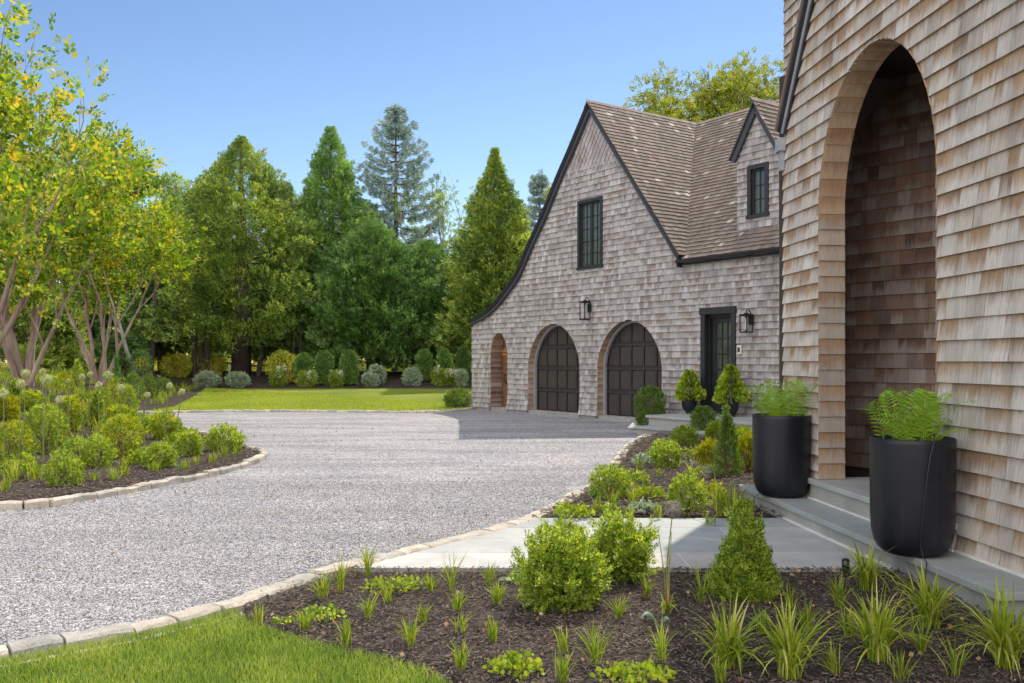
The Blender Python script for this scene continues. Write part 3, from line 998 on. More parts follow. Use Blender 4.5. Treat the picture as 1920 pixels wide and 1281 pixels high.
# ------------------------------------------------------------------ garage building
garage = empty('garage_building', FAC.pt(6, 0, 0), 'shingled garage wing with flared gable, two arched doors and a dormer', 'garage')
OW = .12
out_l = [FAC.px(x, y, OW) for x, y in [(879.4, 601.5), (888.7, 597.5), (907.5, 587), (926, 571), (942, 551), (968, 514), (991, 460), (1017, 403), (1043.6, 336), (1070, 275), (1104, 193)]]
out_l = [tuple(p) for p in smooth(out_l, 4)]
apex = out_l[-1]
rbot = FAC.px(1275, 479, OW)
EAVE = 4.05
out_r = [(apex[0] + (rbot[0] - apex[0]) * t, apex[1] + (rbot[1] - apex[1]) * t) for t in (0, .25, .5, .75, 1)]
tanG = (apex[1] - rbot[1]) / (rbot[0] - apex[0])
def left_u(z):
    if z <= out_l[0][1]: return 0.0
    for a, b in zip(out_l[:-1], out_l[1:]):
        if a[1] <= z <= b[1]: return max(0.0, a[0] + (b[0] - a[0]) * (z - a[1]) / (b[1] - a[1]) + .04)
    return apex[0]
S_END = 14.0
def right_u(z):
    if z <= EAVE - .02: return S_END
    return apex[0] + (apex[1] - z) / tanG - .04

def px_arch(x0, x1, xa, ya, ys, z0=-.02, pt=.05):
    a, _ = FAC.px(x0, 700); b, _ = FAC.px(x1, 700)
    c = (a + b) / 2
    _, za = FAC.px(xa, ya)
    _, zs = FAC.px(xa, ys)
    return Arch(c, (b - a) / 2, zs, za, z0, pt)
D1 = px_arch(991, 1087.5, 1042, 607.5, 689, pt=.07)
D2 = px_arch(1121, 1241.7, 1184, 600.5, 688, pt=.07)
D3 = px_arch(920.5, 952, 938, 624, 660, pt=.14)
w_tl = FAC.px(1084.5, 378); w_tr = FAC.px(1131, 364); w_b = FAC.px(1084.5, 507)
WIN = (w_tl[0], w_tr[0], w_b[1], w_tl[1])
d_l = FAC.px(1316, 577.8); d_r = FAC.px(1381, 574)
DOOR = (d_l[0], d_r[0], .33, (d_l[1] + d_r[1]) / 2)
def rect_hole(R, z): return (R[0] + .03, R[1] - .03) if R[2] + .02 < z < R[3] - .02 else None
dia_z = FAC.px(1108, 311)[1]
def fac_iv(z):
    a, b = left_u(z), right_u(z)
    if b - a < .02: return []
    return minus([(a, b)], [D1.hole(z), D2.hole(z), D3.hole(z), rect_hole(WIN, z), rect_hole(DOOR, z)])
def flare(z):
    return .085 * max(0, 1 - z / .62) ** 1.6
shingles('shingle_wall', FAC, fac_iv, .10, dia_z, .157, (.07, .17), M['shingle'], garage, 0, S_END, flare=flare, sub=4)
# side return and foundation
mb = MB()
mb.pbox(FAC, -.0, 9.9, -.1, .12, -.6, -.02)
for a, b in ((0, D3.uc - D3.hw), (D3.uc + D3.hw, D1.uc - D1.hw), (D1.uc + D1.hw, D2.uc - D2.hw), (D2.uc + D2.hw, 9.9)):
    mb.pbox(FAC, a + .05, b - .05, -.1, .10, -.1, .035)
mb.build('foundation', M['concrete'], garage)
# sills of the garage doors
mb = MB()
for A in (D1, D2): mb.pbox(FAC, A.uc - A.hw + .01, A.uc + A.hw + .12, -.1, .03, -.3, .10)
mb.build('door_sill', M['grey_trim'], garage)

# solid body behind the frontage
mb = MB()
outl = [(0, -.2)] + [(max(0, p[0]), p[1] - .12) for p in out_l] + [(right_u(EAVE), EAVE - .15), (right_u(EAVE), -.2)]
n = len(outl)
mb.add([FAC.pt(*p, -.5) for p in outl] + [FAC.pt(*p, -9) for p in outl],
       [tuple(range(n)), tuple(reversed(range(n, 2 * n)))] + [(i, i + n, (i + 1) % n + n, (i + 1) % n) for i in range(n)])
ridge_t = (apex[1] - EAVE) / 1.137
mo = [(-.5, -.2), (-.5, EAVE + .3), (-ridge_t, apex[1] - .3), (-2 * ridge_t + .3, EAVE), (-2 * ridge_t + .3, -.2)]
u0, u1 = rbot[0] - 2.8, S_END + 4
mb.add([FAC.pt(u0, z, w) for w, z in mo] + [FAC.pt(u1, z, w) for w, z in mo],
       [(0, 1, 2, 3, 4), (9, 8, 7, 6, 5)] + [(i, (i + 1) % 5, (i + 1) % 5 + 5, i + 5) for i in range(5)])
mb.pbox(FAC, -.02, .03, -.1, out_l[0][1] - .1, -.6, -.003)
mb.build('inner_wall', M['backing'], garage)

# diamond shingles in the peak
V, Fc, R, UV = [], [], [], []
hw_, hh = .085, .135
z = dia_z - .04
k = 0
while z < apex[1]:
    a, b = left_u(z), right_u(z)
    u = a - a % (2 * hw_) + (hw_ if k % 2 else 0)
    while u < b + hw_:
        if a - hw_ * .3 < u < b + hw_ * .3 and left_u(z + hh * .6) - .1 < u < right_u(z + hh * .6) + .1:
            r = random.random(); n0 = len(V)
            V += [FAC.pt(u, z - hh, .022), FAC.pt(u + hw_ * .95, z, .012), FAC.pt(u, z + hh, .0), FAC.pt(u - hw_ * .95, z, .012)]
            R += [r] * 4; UV += [(u, 0), (u + .1, .5), (u, 1), (u - .1, .5)]
            Fc.append((n0, n0 + 1, n0 + 2, n0 + 3))
        u += 2 * hw_
    z += hh; k += 1
link('diamond_shingles', np_mesh('diamond_shingles', V, Fc, R, UV), M['diamond'], garage)
mb = MB()
mb.add([FAC.pt(left_u(dia_z), dia_z - .1, -.004), FAC.pt(right_u(dia_z), dia_z - .1, -.004), FAC.pt(apex[0], apex[1] - .05, -.004)], [(0, 1, 2)])
mb.build('peak_backing', M['backing'], garage)

# rake boards and roof edges
mb = MB()
band(mb, FAC, out_l, .145, .03, OW)
band(mb, FAC, out_r, .145, .03, OW)
o = mb.build('rake_board', M['fascia'], garage)
mb = MB()
band(mb, FAC, [(p[0], p[1]) for p in out_l], -.045, .0, OW + .05)
band(mb, FAC, out_l, .05, OW, OW + .035)
band(mb, FAC, out_r, .05, OW, OW + .035)
mb.build('rake_moulding', M['black'], garage)
mb = MB()
L2 = [(p[0], p[1] + .0) for p in out_l]
band(mb, FAC, L2, -.04, -9, -.002)
mb.build('left_roof_slope', plain('roof_plain', (.2, .15, .12), .9, nscale=20, bumpd=.01), garage)
mb = MB()
# end of the eave on the left
mb.pbox(FAC, out_l[0][0] - .0, .06, out_l[0][1] - .20, out_l[0][1] - .02, -9, .03)
mb.build('eave_board', M['black'], garage)

# right slope of the gable
slope_len = math.hypot(apex[1] - rbot[1], rbot[0] - apex[0])
upv = -FAC.e * (rbot[0] - apex[0]) + np.array([0, 0, apex[1] - rbot[1]])
nrm = np.cross(-FAC.n, upv); nrm = nrm if nrm[2] > 0 else -nrm
GS = Plane(FAC.pt(rbot[0], rbot[1], 0), -FAC.n, upv, nrm)
sinG = (apex[1] - rbot[1]) / slope_len
def gs_iv(v):
    z = rbot[1] + v * sinG
    e = (z - EAVE) / 1.137 + .02
    return [(-.19, e)] if e > -.15 else []
shingles('gable_roof_slope', GS, gs_iv, -.02, slope_len, .14, (.09, .2), M['roof'], garage, -.3, ridge_t + .3, butt=.022, jitv=.012, sub=2, base_w=.03)
MS_l = math.hypot(apex[1] - EAVE, ridge_t)
upv = -FAC.n * ridge_t + np.array([0, 0, apex[1] - EAVE])
MSP = Plane(FAC.pt(0, EAVE, 0), FAC.e, upv, np.cross(FAC.e, upv) if np.cross(FAC.e, upv)[2] > 0 else -np.cross(FAC.e, upv))
sinM = (apex[1] - EAVE) / MS_l
def ms_iv(v):
    z = EAVE + v * sinM
    s = rbot[0] - (z - rbot[1]) / tanG - .02
    return [(s, S_END + 3)]
shingles('main_roof_slope', MSP, ms_iv, -.18, MS_l, .14, (.09, .2), M['roof'], garage, apex[0] - .2, S_END + 3, butt=.022, jitv=.012, sub=2, base_w=.03)
# ridge caps
mb = MB()
for k in range(int(ridge_t / .22) + 2):
    w = .2 - k * .22
    z = apex[1] + .045 + random.uniform(0, .02)
    for s in (-1, 1):
        a = np.array(FAC.pt(apex[0], z, w)); b = np.array(FAC.pt(apex[0] + s * .12, z - .15, w)); c = np.array(FAC.pt(apex[0] + s * .12, z - .15, w - .23)); d = np.array(FAC.pt(apex[0], z - .015, w - .23))
        mb.add([a, b, c, d, a - [0, 0, .03], b - [0, 0, .03], c - [0, 0, .03], d - [0, 0, .03]], [(0, 1, 2, 3), (4, 5, 6, 7), (0, 1, 5, 4), (1, 2, 6, 5), (2, 3, 7, 6), (3, 0, 4, 7)])
for k in range(int((S_END + 3 - apex[0]) / .22)):
    u = apex[0] + k * .22
    z = apex[1] + .04 + random.uniform(0, .02)
    for s in (-1, 1):
        a = np.array(FAC.pt(u, z, -ridge_t)); b = np.array(FAC.pt(u, z - .15, -ridge_t + s * .12)); c = np.array(FAC.pt(u + .23, z - .15, -ridge_t + s * .12)); d = np.array(FAC.pt(u + .23, z - .015, -ridge_t))
        mb.add([a, b, c, d, a - [0, 0, .03], b - [0, 0, .03], c - [0, 0, .03], d - [0, 0, .03]], [(0, 1, 2, 3), (4, 5, 6, 7), (0, 1, 5, 4), (1, 2, 6, 5), (2, 3, 7, 6), (3, 0, 4, 7)])
mb.build('ridge_cap', plain('ridge_cedar', (.24, .19, .155), .9, nscale=12, var=.35), garage)
# gutter
mb = MB()
pts = []
R_ = .075
gu = [(rbot[0] - .05), S_END]
for k in range(13):
    a = math.pi * k / 12
    pts.append((OW + .06 - R_ * math.cos(a) * 1, EAVE - .04 - R_ * math.sin(a)))
b0 = [FAC.pt(gu[0], z, w) for w, z in pts] + [FAC.pt(gu[1], z, w) for w, z in pts]
mb.add(b0, [(i, i + 1, i + 14, i + 13) for i in range(12)] + [tuple(range(13))])
for u in np.arange(gu[0] + .9, S_END, 1.4):
    q = [FAC.pt(u, z, w * 1.0) for w, z in pts] + [FAC.pt(u + .03, z, w) for w, z in pts]
    q = []
    for uu in (u, u + .03):
        for k in range(13):
            a = math.pi * k / 12
            q.append(FAC.pt(uu, EAVE - .04 - (R_ + .008) * math.sin(a), OW + .06 - (R_ + .008) * math.cos(a)))
    mb.add(q, [(i, i + 1, i + 14, i + 13) for i in range(12)])
mb.pbox(FAC, gu[0], S_END, EAVE - .16, EAVE - .02, .02, OW - .03)
mb.pbox(FAC, gu[0] - .02, gu[0] + .02, EAVE - .2, EAVE + .02, .02, OW + .05)
mb.build('gutter', M['black'], garage)

# garage doors
def garage_door(A, rowsz):
    d = MB(); p = MB()
    l, r = A.uc - A.hw - .04, A.uc + A.hw + .04
    z0, z1 = .03, A.za + .03
    d.pbox(FAC, l, r, z0, z1, -.40, -.35)
    wdt = (2 * A.hw - .1) / 5
    zs = rowsz
    for z in [z0 + .06] + zs:
        d.pbox(FAC, l, r, z - .06, z + .035, -.349, -.278)
        if z != z0 + .06: d.pbox(FAC, l, r, z + .030, z + .045, -.349, -.255)
    for i in range(1, 5):
        u = A.uc - A.hw + .05 + wdt * i
        d.pbox(FAC, u - .035, u + .035, z0, z1, -.349, -.281)
    d.pbox(FAC, l, l + .11, z0, z1, -.349, -.281)
    d.pbox(FAC, r - .11, r, z0, z1, -.349, -.281)
    do = d.build('garage_door', M['gdoor'], garage)
    for j, za in enumerate([z0 + .06] + zs):
        zb = ([z0 + .06] + zs + [z1])[j + 1]
        for i in range(5):
            u = A.uc - A.hw + .05 + wdt * i
            p.pbox(FAC, u + .05, u + wdt - .05, za + .055, zb - .075, -.349, -.306)
    po = link('door_panels', p.mesh('door_panels'), M['gdoor_panel'], do, loc=(0, 0, 0))
    t = MB()
    P = A.outline(.4)
    band(t, FAC, P, .055, -.27, -.19)
    t.build('arch_trim', M['grey_trim'], garage)
    reveal('arch_reveal', FAC, A, .19, M['shingle_reveal'], garage, arcmat=M['soffit'])
def zrow(A, ys):
    x = 1043 if A is D1 else 1165
    return [FAC.px(x, y, -.3)[1] for y in ys]
garage_door(D1, zrow(D1, [731, 689.5, 650]))
garage_door(D2, zrow(D2, [734, 689.5, 645]))
# small arched side gate
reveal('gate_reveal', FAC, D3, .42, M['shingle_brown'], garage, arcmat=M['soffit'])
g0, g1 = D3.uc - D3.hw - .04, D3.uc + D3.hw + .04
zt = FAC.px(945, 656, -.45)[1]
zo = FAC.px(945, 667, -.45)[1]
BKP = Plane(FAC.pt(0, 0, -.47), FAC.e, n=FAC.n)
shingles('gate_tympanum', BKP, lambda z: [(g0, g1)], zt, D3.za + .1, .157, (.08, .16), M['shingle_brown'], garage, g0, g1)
mb = MB()
k = 7
for i in range(k):
    a = g0 + (g1 - g0) * i / k; b = g0 + (g1 - g0) * (i + 1) / k
    mb.pbox(FAC, a + .004, b - .004, .06, zo - .01, -.48, -.435 - random.uniform(0, .006))
go = mb.build('gate_door', M['cedar_door'], garage)
mb = MB()
mb.pbox(FAC, g0, g1, zo, zo + (zt - zo) * .42, -.48, -.42)
mb.pbox(FAC, g0, g1, zo + (zt - zo) * .55, zt, -.48, -.42)
link('gate_header', mb.mesh('gate_header'), M['orange_wood'], go, loc=(0, 0, 0))
mb = MB()
mb.tube([FAC.pt(g0 + .22, 1.15, -.43), FAC.pt(g0 + .24, 1.1, -.36), FAC.pt(g0 + .27, .98, -.35), FAC.pt(g0 + .29, .86, -.43)], .018, 6)
link('gate_handle', mb.mesh('gate_handle', True), M['steel'], go, loc=(0, 0, 0))

# casement window in the gable and in the dormer
def window(PL, R, sashes, cols, rows, parent, lip=.045, bl=True, fr=.09):
    u0, u1, z0, z1 = R
    f = MB()
    f.pbox(PL, u0, u1, z1 - fr, z1, -.08, lip); f.pbox(PL, u0, u0 + fr, z0 + fr * .6, z1 - fr, -.08, lip)
    f.pbox(PL, u1 - fr, u1, z0 + fr * .6, z1 - fr, -.08, lip); f.pbox(PL, u0 - .02, u1 + .02, z0, z0 + fr * .6, -.08, lip + .03)
    fo = f.build('window', M['black'], parent)
    a0, a1, b0, b1 = u0 + fr, u1 - fr, z0 + fr * .6, z1 - fr
    sw = (a1 - a0) / sashes
    for i in range(sashes):
        s_ = MB(); m_ = MB(); g_ = MB(); bl_ = MB(); bl2 = MB()
        l, r = a0 + sw * i, a0 + sw * (i + 1)
        t = .045
        s_.pbox(PL, l, r, b1 - t, b1, -.07, -.02); s_.pbox(PL, l, r, b0, b0 + t, -.07, -.02)
        s_.pbox(PL, l, l + t, b0 + t, b1 - t, -.07, -.02); s_.pbox(PL, r - t, r, b0 + t, b1 - t, -.07, -.02)
        for c in range(1, cols):
            u = l + t + (r - l - 2 * t) * c / cols
            m_.pbox(PL, u - .009, u + .009, b0 + t, b1 - t, -.058, -.040)
        for c in range(1, rows):
            z = b0 + t + (b1 - b0 - 2 * t) * c / rows
            m_.pbox(PL, l + t, r - t, z - .009, z + .009, -.060, -.043)
        g_.pbox(PL, l + t - .01, r - t + .01, b0 + t - .01, b1 - t + .01, -.067, -.062)
        if bl:
            # louvred shutters pulled to one side of each sash
            for q in range(int((b1 - b0) / .06)):
                z = b0 + .05 + q * .06
                bl_.pbox(PL, l + (r - l) * .10, l + (r - l) * .24, z, z + .048, -.16, -.15)
                bl2.pbox(PL, l + (r - l) * .78, r - .03, z, z + .04, -.16, -.15)
        for nm, mm, mt in (('sash', s_, 'black'), ('muntins', m_, 'black'), ('pane', g_, 'glass'), ('shutter', bl_, 'blind'), ('shutter', bl2, 'blind')):
            if mm.v: link(nm, mm.mesh(nm), M[mt], fo, loc=(0, 0, 0))
    return fo
window(FAC, WIN, 2, 2, 5, garage)

# entry door
f = MB()
u0, u1, z0, z1 = DOOR
cs = .13
f.pbox(FAC, u0, u0 + cs, z0, z1 - cs - .03, -.10, .05); f.pbox(FAC, u1 - cs, u1, z0, z1 - cs - .03, -.10, .05)
f.pbox(FAC, u0 - .02, u1 + .02, z1 - cs - .03, z1, -.10, .07)
f.pbox(FAC, u0 + cs - .05, u0 + cs + .03, z0, z1 - cs, -.3, -.101); f.pbox(FAC, u1 - cs - .03, u1 - cs + .05, z0, z1 - cs, -.3, -.101)
f.pbox(FAC, u0 + cs, u1 - cs, z1 - cs - .1, z1 - cs - .03, -.3, -.101)
f.pbox(FAC, u0 + cs, u1 - cs, z0, z0 + .07, -.3, .04)
ef = f.build('entry_door_frame', M['black'], garage)
l, r, b, t = u0 + cs + .03, u1 - cs - .03, z0 + .07, z1 - cs - .1
d = MB(); g_ = MB(); m_ = MB(); bl_ = MB()
sw = .115
d.pbox(FAC, l, l + sw, b, t, -.24, -.19); d.pbox(FAC, r - sw, r, b, t, -.24, -.19)
d.pbox(FAC, l + sw, r - sw, t - .13, t, -.24, -.19); d.pbox(FAC, l + sw, r - sw, b, b + .28, -.24, -.19)
for c in (1, 2):
    u = l + sw + (r - l - 2 * sw) * c / 3
    m_.pbox(FAC, u - .011, u + .011, b + .28, t - .13, -.215, -.195)
for c in range(1, 5):
    z = b + .28 + (t - b - .41) * c / 5
    m_.pbox(FAC, l + sw, r - sw, z - .011, z + .011, -.213, -.193)
g_.pbox(FAC, l + sw - .01, r - sw + .01, b + .27, t - .12, -.225, -.219)
do = d.build('entry_door', M['black'], garage)
link('muntins', m_.mesh('muntins'), M['black'], do, loc=(0, 0, 0))
link('pane', g_.mesh('pane'), M['glass'], do, loc=(0, 0, 0))
h = MB(); h.tube([FAC.pt(l + .06, 1.32, -.19), FAC.pt(l + .06, 1.32, -.12), FAC.pt(l + .17, 1.32, -.12)], .012, 6)
link('door_handle', h.mesh('door_handle', True), M['steel'], do, loc=(0, 0, 0))

# dormer
DW = -.41
DP = Plane(FAC.pt(0, 0, DW), FAC.e, n=FAC.n)
da = DP.px(1420.5, 201)          # apex
dl = DP.px(1382.5, 430)[0]
dz = DP.px(1382, 292)[1]         # eave height
dr = 2 * da[0] - dl
dw_ = [DP.px(1403, 312), DP.px(1442.5, 309), DP.px(1403, 411)]
dR = (dw_[0][0], dw_[1][0], dw_[2][1], dw_[0][1])
tD = (da[1] - dz) / (da[0] - dl)
def dz_iv(z):
    a, b = (dl, dr) if z < dz else (dl + (z - dz) / tD, dr - (z - dz) / tD)
    if b - a < .02: return []
    return minus([(a, b)], [rect_hole(dR, z)])
dm = shingles('dormer', DP, dz_iv, 4.3, da[1] - .03, .157, (.07, .17), M['shingle'], garage, dl, dr, sub=3)
def sub(nm, mb, mt, smooth=False): return link(nm, mb.mesh(nm, smooth), mt, dm, loc=(0, 0, 0))
back = -(da[1] - EAVE) / 1.137
mb = MB()
z_b = EAVE + .2
pts = [(dl + .01, z_b), (dl + .01, dz), (da[0], da[1] - .03), (dr - .01, dz), (dr - .01, z_b)]
mb.add([FAC.pt(*p, DW - .2) for p in pts] + [FAC.pt(*p, back) for p in pts],
       [(0, 1, 2, 3, 4), (9, 8, 7, 6, 5)] + [(i, (i + 1) % 5, (i + 1) % 5 + 5, i + 5) for i in range(5)])
mb.pbox(FAC, dl - .004, dl + .02, z_b, dz, DW - .21, DW - .004); mb.pbox(FAC, dr - .02, dr + .004, z_b, dz, DW - .21, DW - .004)
sub('dormer_cheeks', mb, M['backing'])
# rakes
ovh = .10
ex = .13
Lr = [(dl - ex, dz - ex * tD + .1), (da[0], da[1] + .1)]
Rr = [(da[0], da[1] + .1), (dr + ex, dz - ex * tD + .1)]
mb = MB()
band(mb, DP, Lr, .13, .04, ovh); band(mb, DP, Rr, .13, .04, ovh)
band(mb, DP, Lr, -.035, .0, ovh + .04)
sub('dormer_rake', mb, M['fascia'])
mb = MB()
band(mb, DP, Lr, -.05, back - DW, .0)
sub('dormer_left_roof', mb, bpy.data.materials['roof_plain'])
Lsl = math.hypot(Rr[1][0] - Rr[0][0], Rr[1][1] - Rr[0][1])
upv = -FAC.e * (Rr[1][0] - Rr[0][0]) + np.array([0, 0, Rr[0][1] - Rr[1][1]])
nr = np.cross(-FAC.n, upv); nr = nr if nr[2] > 0 else -nr
DS = Plane(DP.pt(Rr[1][0], Rr[1][1], 0), -FAC.n, upv, nr)
sh = shingles('dormer_right_roof', DS, lambda v: [(-.2, -back + DW)], 0, Lsl, .14, (.09, .2), M['roof'], None, -.2, -back, sub=1, butt=.022, jitv=.01, base_w=.02)
sh.parent = dm; sh.location = (0, 0, 0)
dwin = window(DP, dR, 1, 2, 3, garage, fr=.10)
dwin.parent = dm
dwin.location = (0, 0, 0)

# ------------------------------------------------------------------ wall lanterns and keypad
def lantern(PL, u, zc, label, h=.46, wd=.17, top=.0):
    base = np.array(PL.pt(u, zc, .06 + wd / 2 + .05))
    root = empty('wall_lantern', base, label, 'wall lamp', 'lanterns on the garage wall')
    LP = Plane(PL.pt(u, zc, .07 + wd / 2 + .04), PL.e, n=PL.n)
    f = MB(); a = wd / 2; t = .010
    for sx in (-1, 1):
        for sy in (-1, 1):
            f.pbox(LP, sx * a - t, sx * a + t, -h / 2, h / 2, sy * a - t, sy * a + t)
    for z in (-h / 2, h / 2 - .035):
        for sx in (-1, 1):
            f.pbox(LP, sx * a - t, sx * a + t, z, z + .025, -a + t, a - t)
            f.pbox(LP, -a + t, a - t, z, z + .025, sx * a - t, sx * a + t)
    f.pbox(LP, -a - .012, a + .012, h / 2 - .01, h / 2 + .012, -a - .012, a + .012)
    f.pbox(LP, -.035, .035, h / 2 + .012, h / 2 + .04, -.035, .035)
    f.build('lantern_frame', M['steel'], root)
    b = MB()
    b.pbox(LP, -.06, .06, -.02, .20, -a - .075, -a - .045)
    b.tube([LP.pt(0, h / 2 + .03, 0), LP.pt(0, h / 2 + .10, -.02), LP.pt(0, h / 2 + .11, -a * .8), LP.pt(0, h / 2 + .05, -a - .05), LP.pt(0, .1, -a - .06)], .012, 6)
    b.build('wall_bracket', M['steel'], root)
    g = MB()
    g.tube([LP.pt(0, -h / 2 + .06, 0), LP.pt(0, h / 2 - .08, 0)], .022, 8)
    g.build('lamp_tube', M['lamp_glass'], root)
s1 = FAC.px(1097, 583, .2); s2 = FAC.px(1399.5, 607, .2)
lantern(FAC, s1[0], s1[1], 'black glass wall lantern above the pier between the two arched garage doors', .50, .19)
lantern(FAC, s2[0], s2[1], 'black glass wall lantern to the right of the entry door', .40, .19)
kp = FAC.px(1386.3, 656, .05)
kr = empty('doorbell', FAC.pt(kp[0], kp[1], .05), 'small pale doorbell box with dark button panel beside the entry door', 'doorbell')
mb = MB(); mb.pbox(FAC, kp[0] - .06, kp[0] + .06, kp[1] - .10, kp[1] + .10, .02, .07); mb.build('bell_plate', M['white'], kr, bevel=.006)
mb = MB(); mb.pbox(FAC, kp[0] - .028, kp[0] + .028, kp[1] - .055, kp[1] + .055, .071, .085); mb.build('button_panel', M['black'], kr)

# ------------------------------------------------------------------ steps at the garage entry
stp = empty('stone_steps', FAC.pt(11.5, 0, 1), 'bluestone landing with one lower step in front of the entry door', 'steps')
mb = MB()
mb.pbox(FAC, 9.98, 13.6, -.1, .30, .10, 1.60); mb.pbox(FAC, 10.5, 13.6, -.1, .12, 1.601, 2.44)
mb.build('riser', M['riser'], stp)
mb = MB()
mb.pbox(FAC, 9.93, 11.55, .303, .36, .09, 1.66); mb.pbox(FAC, 11.56, 13.6, .303, .36, .09, 1.66)
mb.pbox(FAC, 10.44, 11.9, .123, .175, 1.59, 2.50); mb.pbox(FAC, 11.91, 13.6, .123, .175, 1.59, 2.50)
mb.build('tread', M['tread'], stp, bevel=.008)

# ------------------------------------------------------------------ front house
house = empty('shingled_house', FRT.pt(2, 0, -1), 'tall shingled house front with a deep arched porch opening', 'house')
def FY(y): return (9.93 - y) / .997
p1 = FRT.px(1455, 245, .09); p2 = FRT.px(1506, 0, .09)
mR = (p2[1] - p1[1]) / (p2[0] - p1[0])
uA = 3.3
zA = p1[1] + mR * (uA - p1[0])
def rake_z(u): return p1[1] + mR * (u - p1[0]) if u < uA else zA - mR * (u - uA)
PORCH = Arch(FY(7.905), 1.075, 3.06, 4.37, .42, .0)
U_END = 8.5
STEP2 = (FY(9.13), FY(6.55))
def fr_iv(z):
    a, b = 0, U_END
    if z > p1[1] - .1: a = max(0, p1[0] + (z - p1[1]) / mR + .06)
    if z > rake_z(U_END): b = min(U_END, uA + (zA - z) / mR - .06)
    if b - a < .02: return []
    h = [PORCH.hole(z)]
    if z < .42: h.append(STEP2)
    return minus([(a, b)], h)
shingles('front_wall', FRT, fr_iv, .18, zA - .1, .157, (.09, .26), M['shingle_warm'], house, 0, U_END, butt=.021, sub=8,
         flare=lambda z: .03 * max(0, 1 - z / .7) ** 1.5)
reveal('porch_arch_reveal', FRT, PORCH, .25, M['shingle_reveal'], house, front=.024, arcmat=M['soffit'])
# body: thickness of the front wall around the opening, and its far end
mb = MB()
def wall_seg(u0, u1, z0, z1, w0=-.26, w1=-.006): mb.pbox(FRT, u0, u1, z0, z1, w0, w1)
wall_seg(.01, PORCH.uc - PORCH.hw - .012, 0, 3.0)
wall_seg(PORCH.uc + PORCH.hw + .012, U_END, 0, 3.0)
zz = 3.0
while zz < zA - .1:
    z2 = min(zz + .06, zA)
    h = PORCH.hole(zz)
    a = max(.01, p1[0] + (z2 - p1[1]) / mR) if z2 > p1[1] else .01
    b = min(U_END, uA + (zA - z2) / mR) if z2 > rake_z(U_END) else U_END
    if b <= a: break
    if h:
        wall_seg(a, h[0] - .015, zz, z2); wall_seg(h[1] + .015, b, zz, z2)
    else: wall_seg(a, b, zz, z2)
    zz = z2
mb.build('wall_core', M['backing'], house)
# porch interior
A_ = np.array([3.66, 10.24]); 
dirw = np.array([.745, -1.0]); dirw /= np.linalg.norm(dirw)
PI = Plane((A_[0], A_[1], 0), (dirw[0], dirw[1], 0), n=(-(-dirw[1]), -dirw[0], 0))
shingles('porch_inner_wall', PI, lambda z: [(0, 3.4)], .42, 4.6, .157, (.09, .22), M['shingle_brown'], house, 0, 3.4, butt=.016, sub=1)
mb = MB()
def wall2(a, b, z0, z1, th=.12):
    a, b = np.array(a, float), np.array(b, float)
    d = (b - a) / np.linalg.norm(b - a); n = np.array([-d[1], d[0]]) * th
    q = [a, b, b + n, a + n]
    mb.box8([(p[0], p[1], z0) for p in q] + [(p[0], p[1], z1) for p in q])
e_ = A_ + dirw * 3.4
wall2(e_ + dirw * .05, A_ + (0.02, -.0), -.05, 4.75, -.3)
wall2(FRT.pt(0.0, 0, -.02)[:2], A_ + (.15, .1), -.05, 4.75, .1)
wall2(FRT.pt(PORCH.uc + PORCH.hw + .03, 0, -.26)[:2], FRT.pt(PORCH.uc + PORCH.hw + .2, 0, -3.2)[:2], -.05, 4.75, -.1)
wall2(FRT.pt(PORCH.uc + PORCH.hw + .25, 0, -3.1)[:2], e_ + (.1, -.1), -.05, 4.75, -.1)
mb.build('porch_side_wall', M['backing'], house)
mb = MB()
mb.box8([FRT.pt(.35, 4.62, -.27), FRT.pt(4, 4.62, -.27), FRT.pt(4, 4.62, -3.6), FRT.pt(.35, 4.62, -3.6), FRT.pt(.35, 4.72, -.27), FRT.pt(4, 4.72, -.27), FRT.pt(4, 4.72, -3.6), FRT.pt(.35, 4.72, -3.6)])
mb.build('porch_ceiling', M['gdoor_panel'], house)
# rakes + roof of the front gable
RL = [(p1[0], p1[1]), (uA, zA)]; RR = [(uA, zA), (U_END, rake_z(U_END))]
def offp(P, t):
    a, c = np.array(P[0]), np.array(P[1]); d = (c - a) / np.linalg.norm(c - a)
    o = np.array([d[1], -d[0]]) * t
    return [tuple(a + o), tuple(c + o)]
mb = MB()
for P_q in (RL, RR): band(mb, FRT, offp(P_q, .055), .045, .028, .055)
mb.build('rake_trim', M['grey_trim'], house)
mb = MB()
for P_q in (RL, RR): band(mb, FRT, offp(P_q, .015), .04, .03, .085); band(mb, FRT, offp(P_q, .10), .03, .028, .042)
mb.build('rake_fascia', M['black'], house)
mb = MB()
for P_q in (RL, RR): band(mb, FRT, offp(P_q, -.02), .035, -6, .105)
mb.build('front_roof', bpy.data.materials['roof_plain'], house)
mb = MB()
mb.pbox(FRT, p1[0] - .03, p1[0] + .10, p1[1] - .24, p1[1] - .10, .02, .09)
mb.pbox(FRT, p1[0] + .00, p1[0] + .07, p1[1] - .45, p1[1] - .24, .02, .06)
mb.build('gutter_bracket', M['grey_trim'], house)
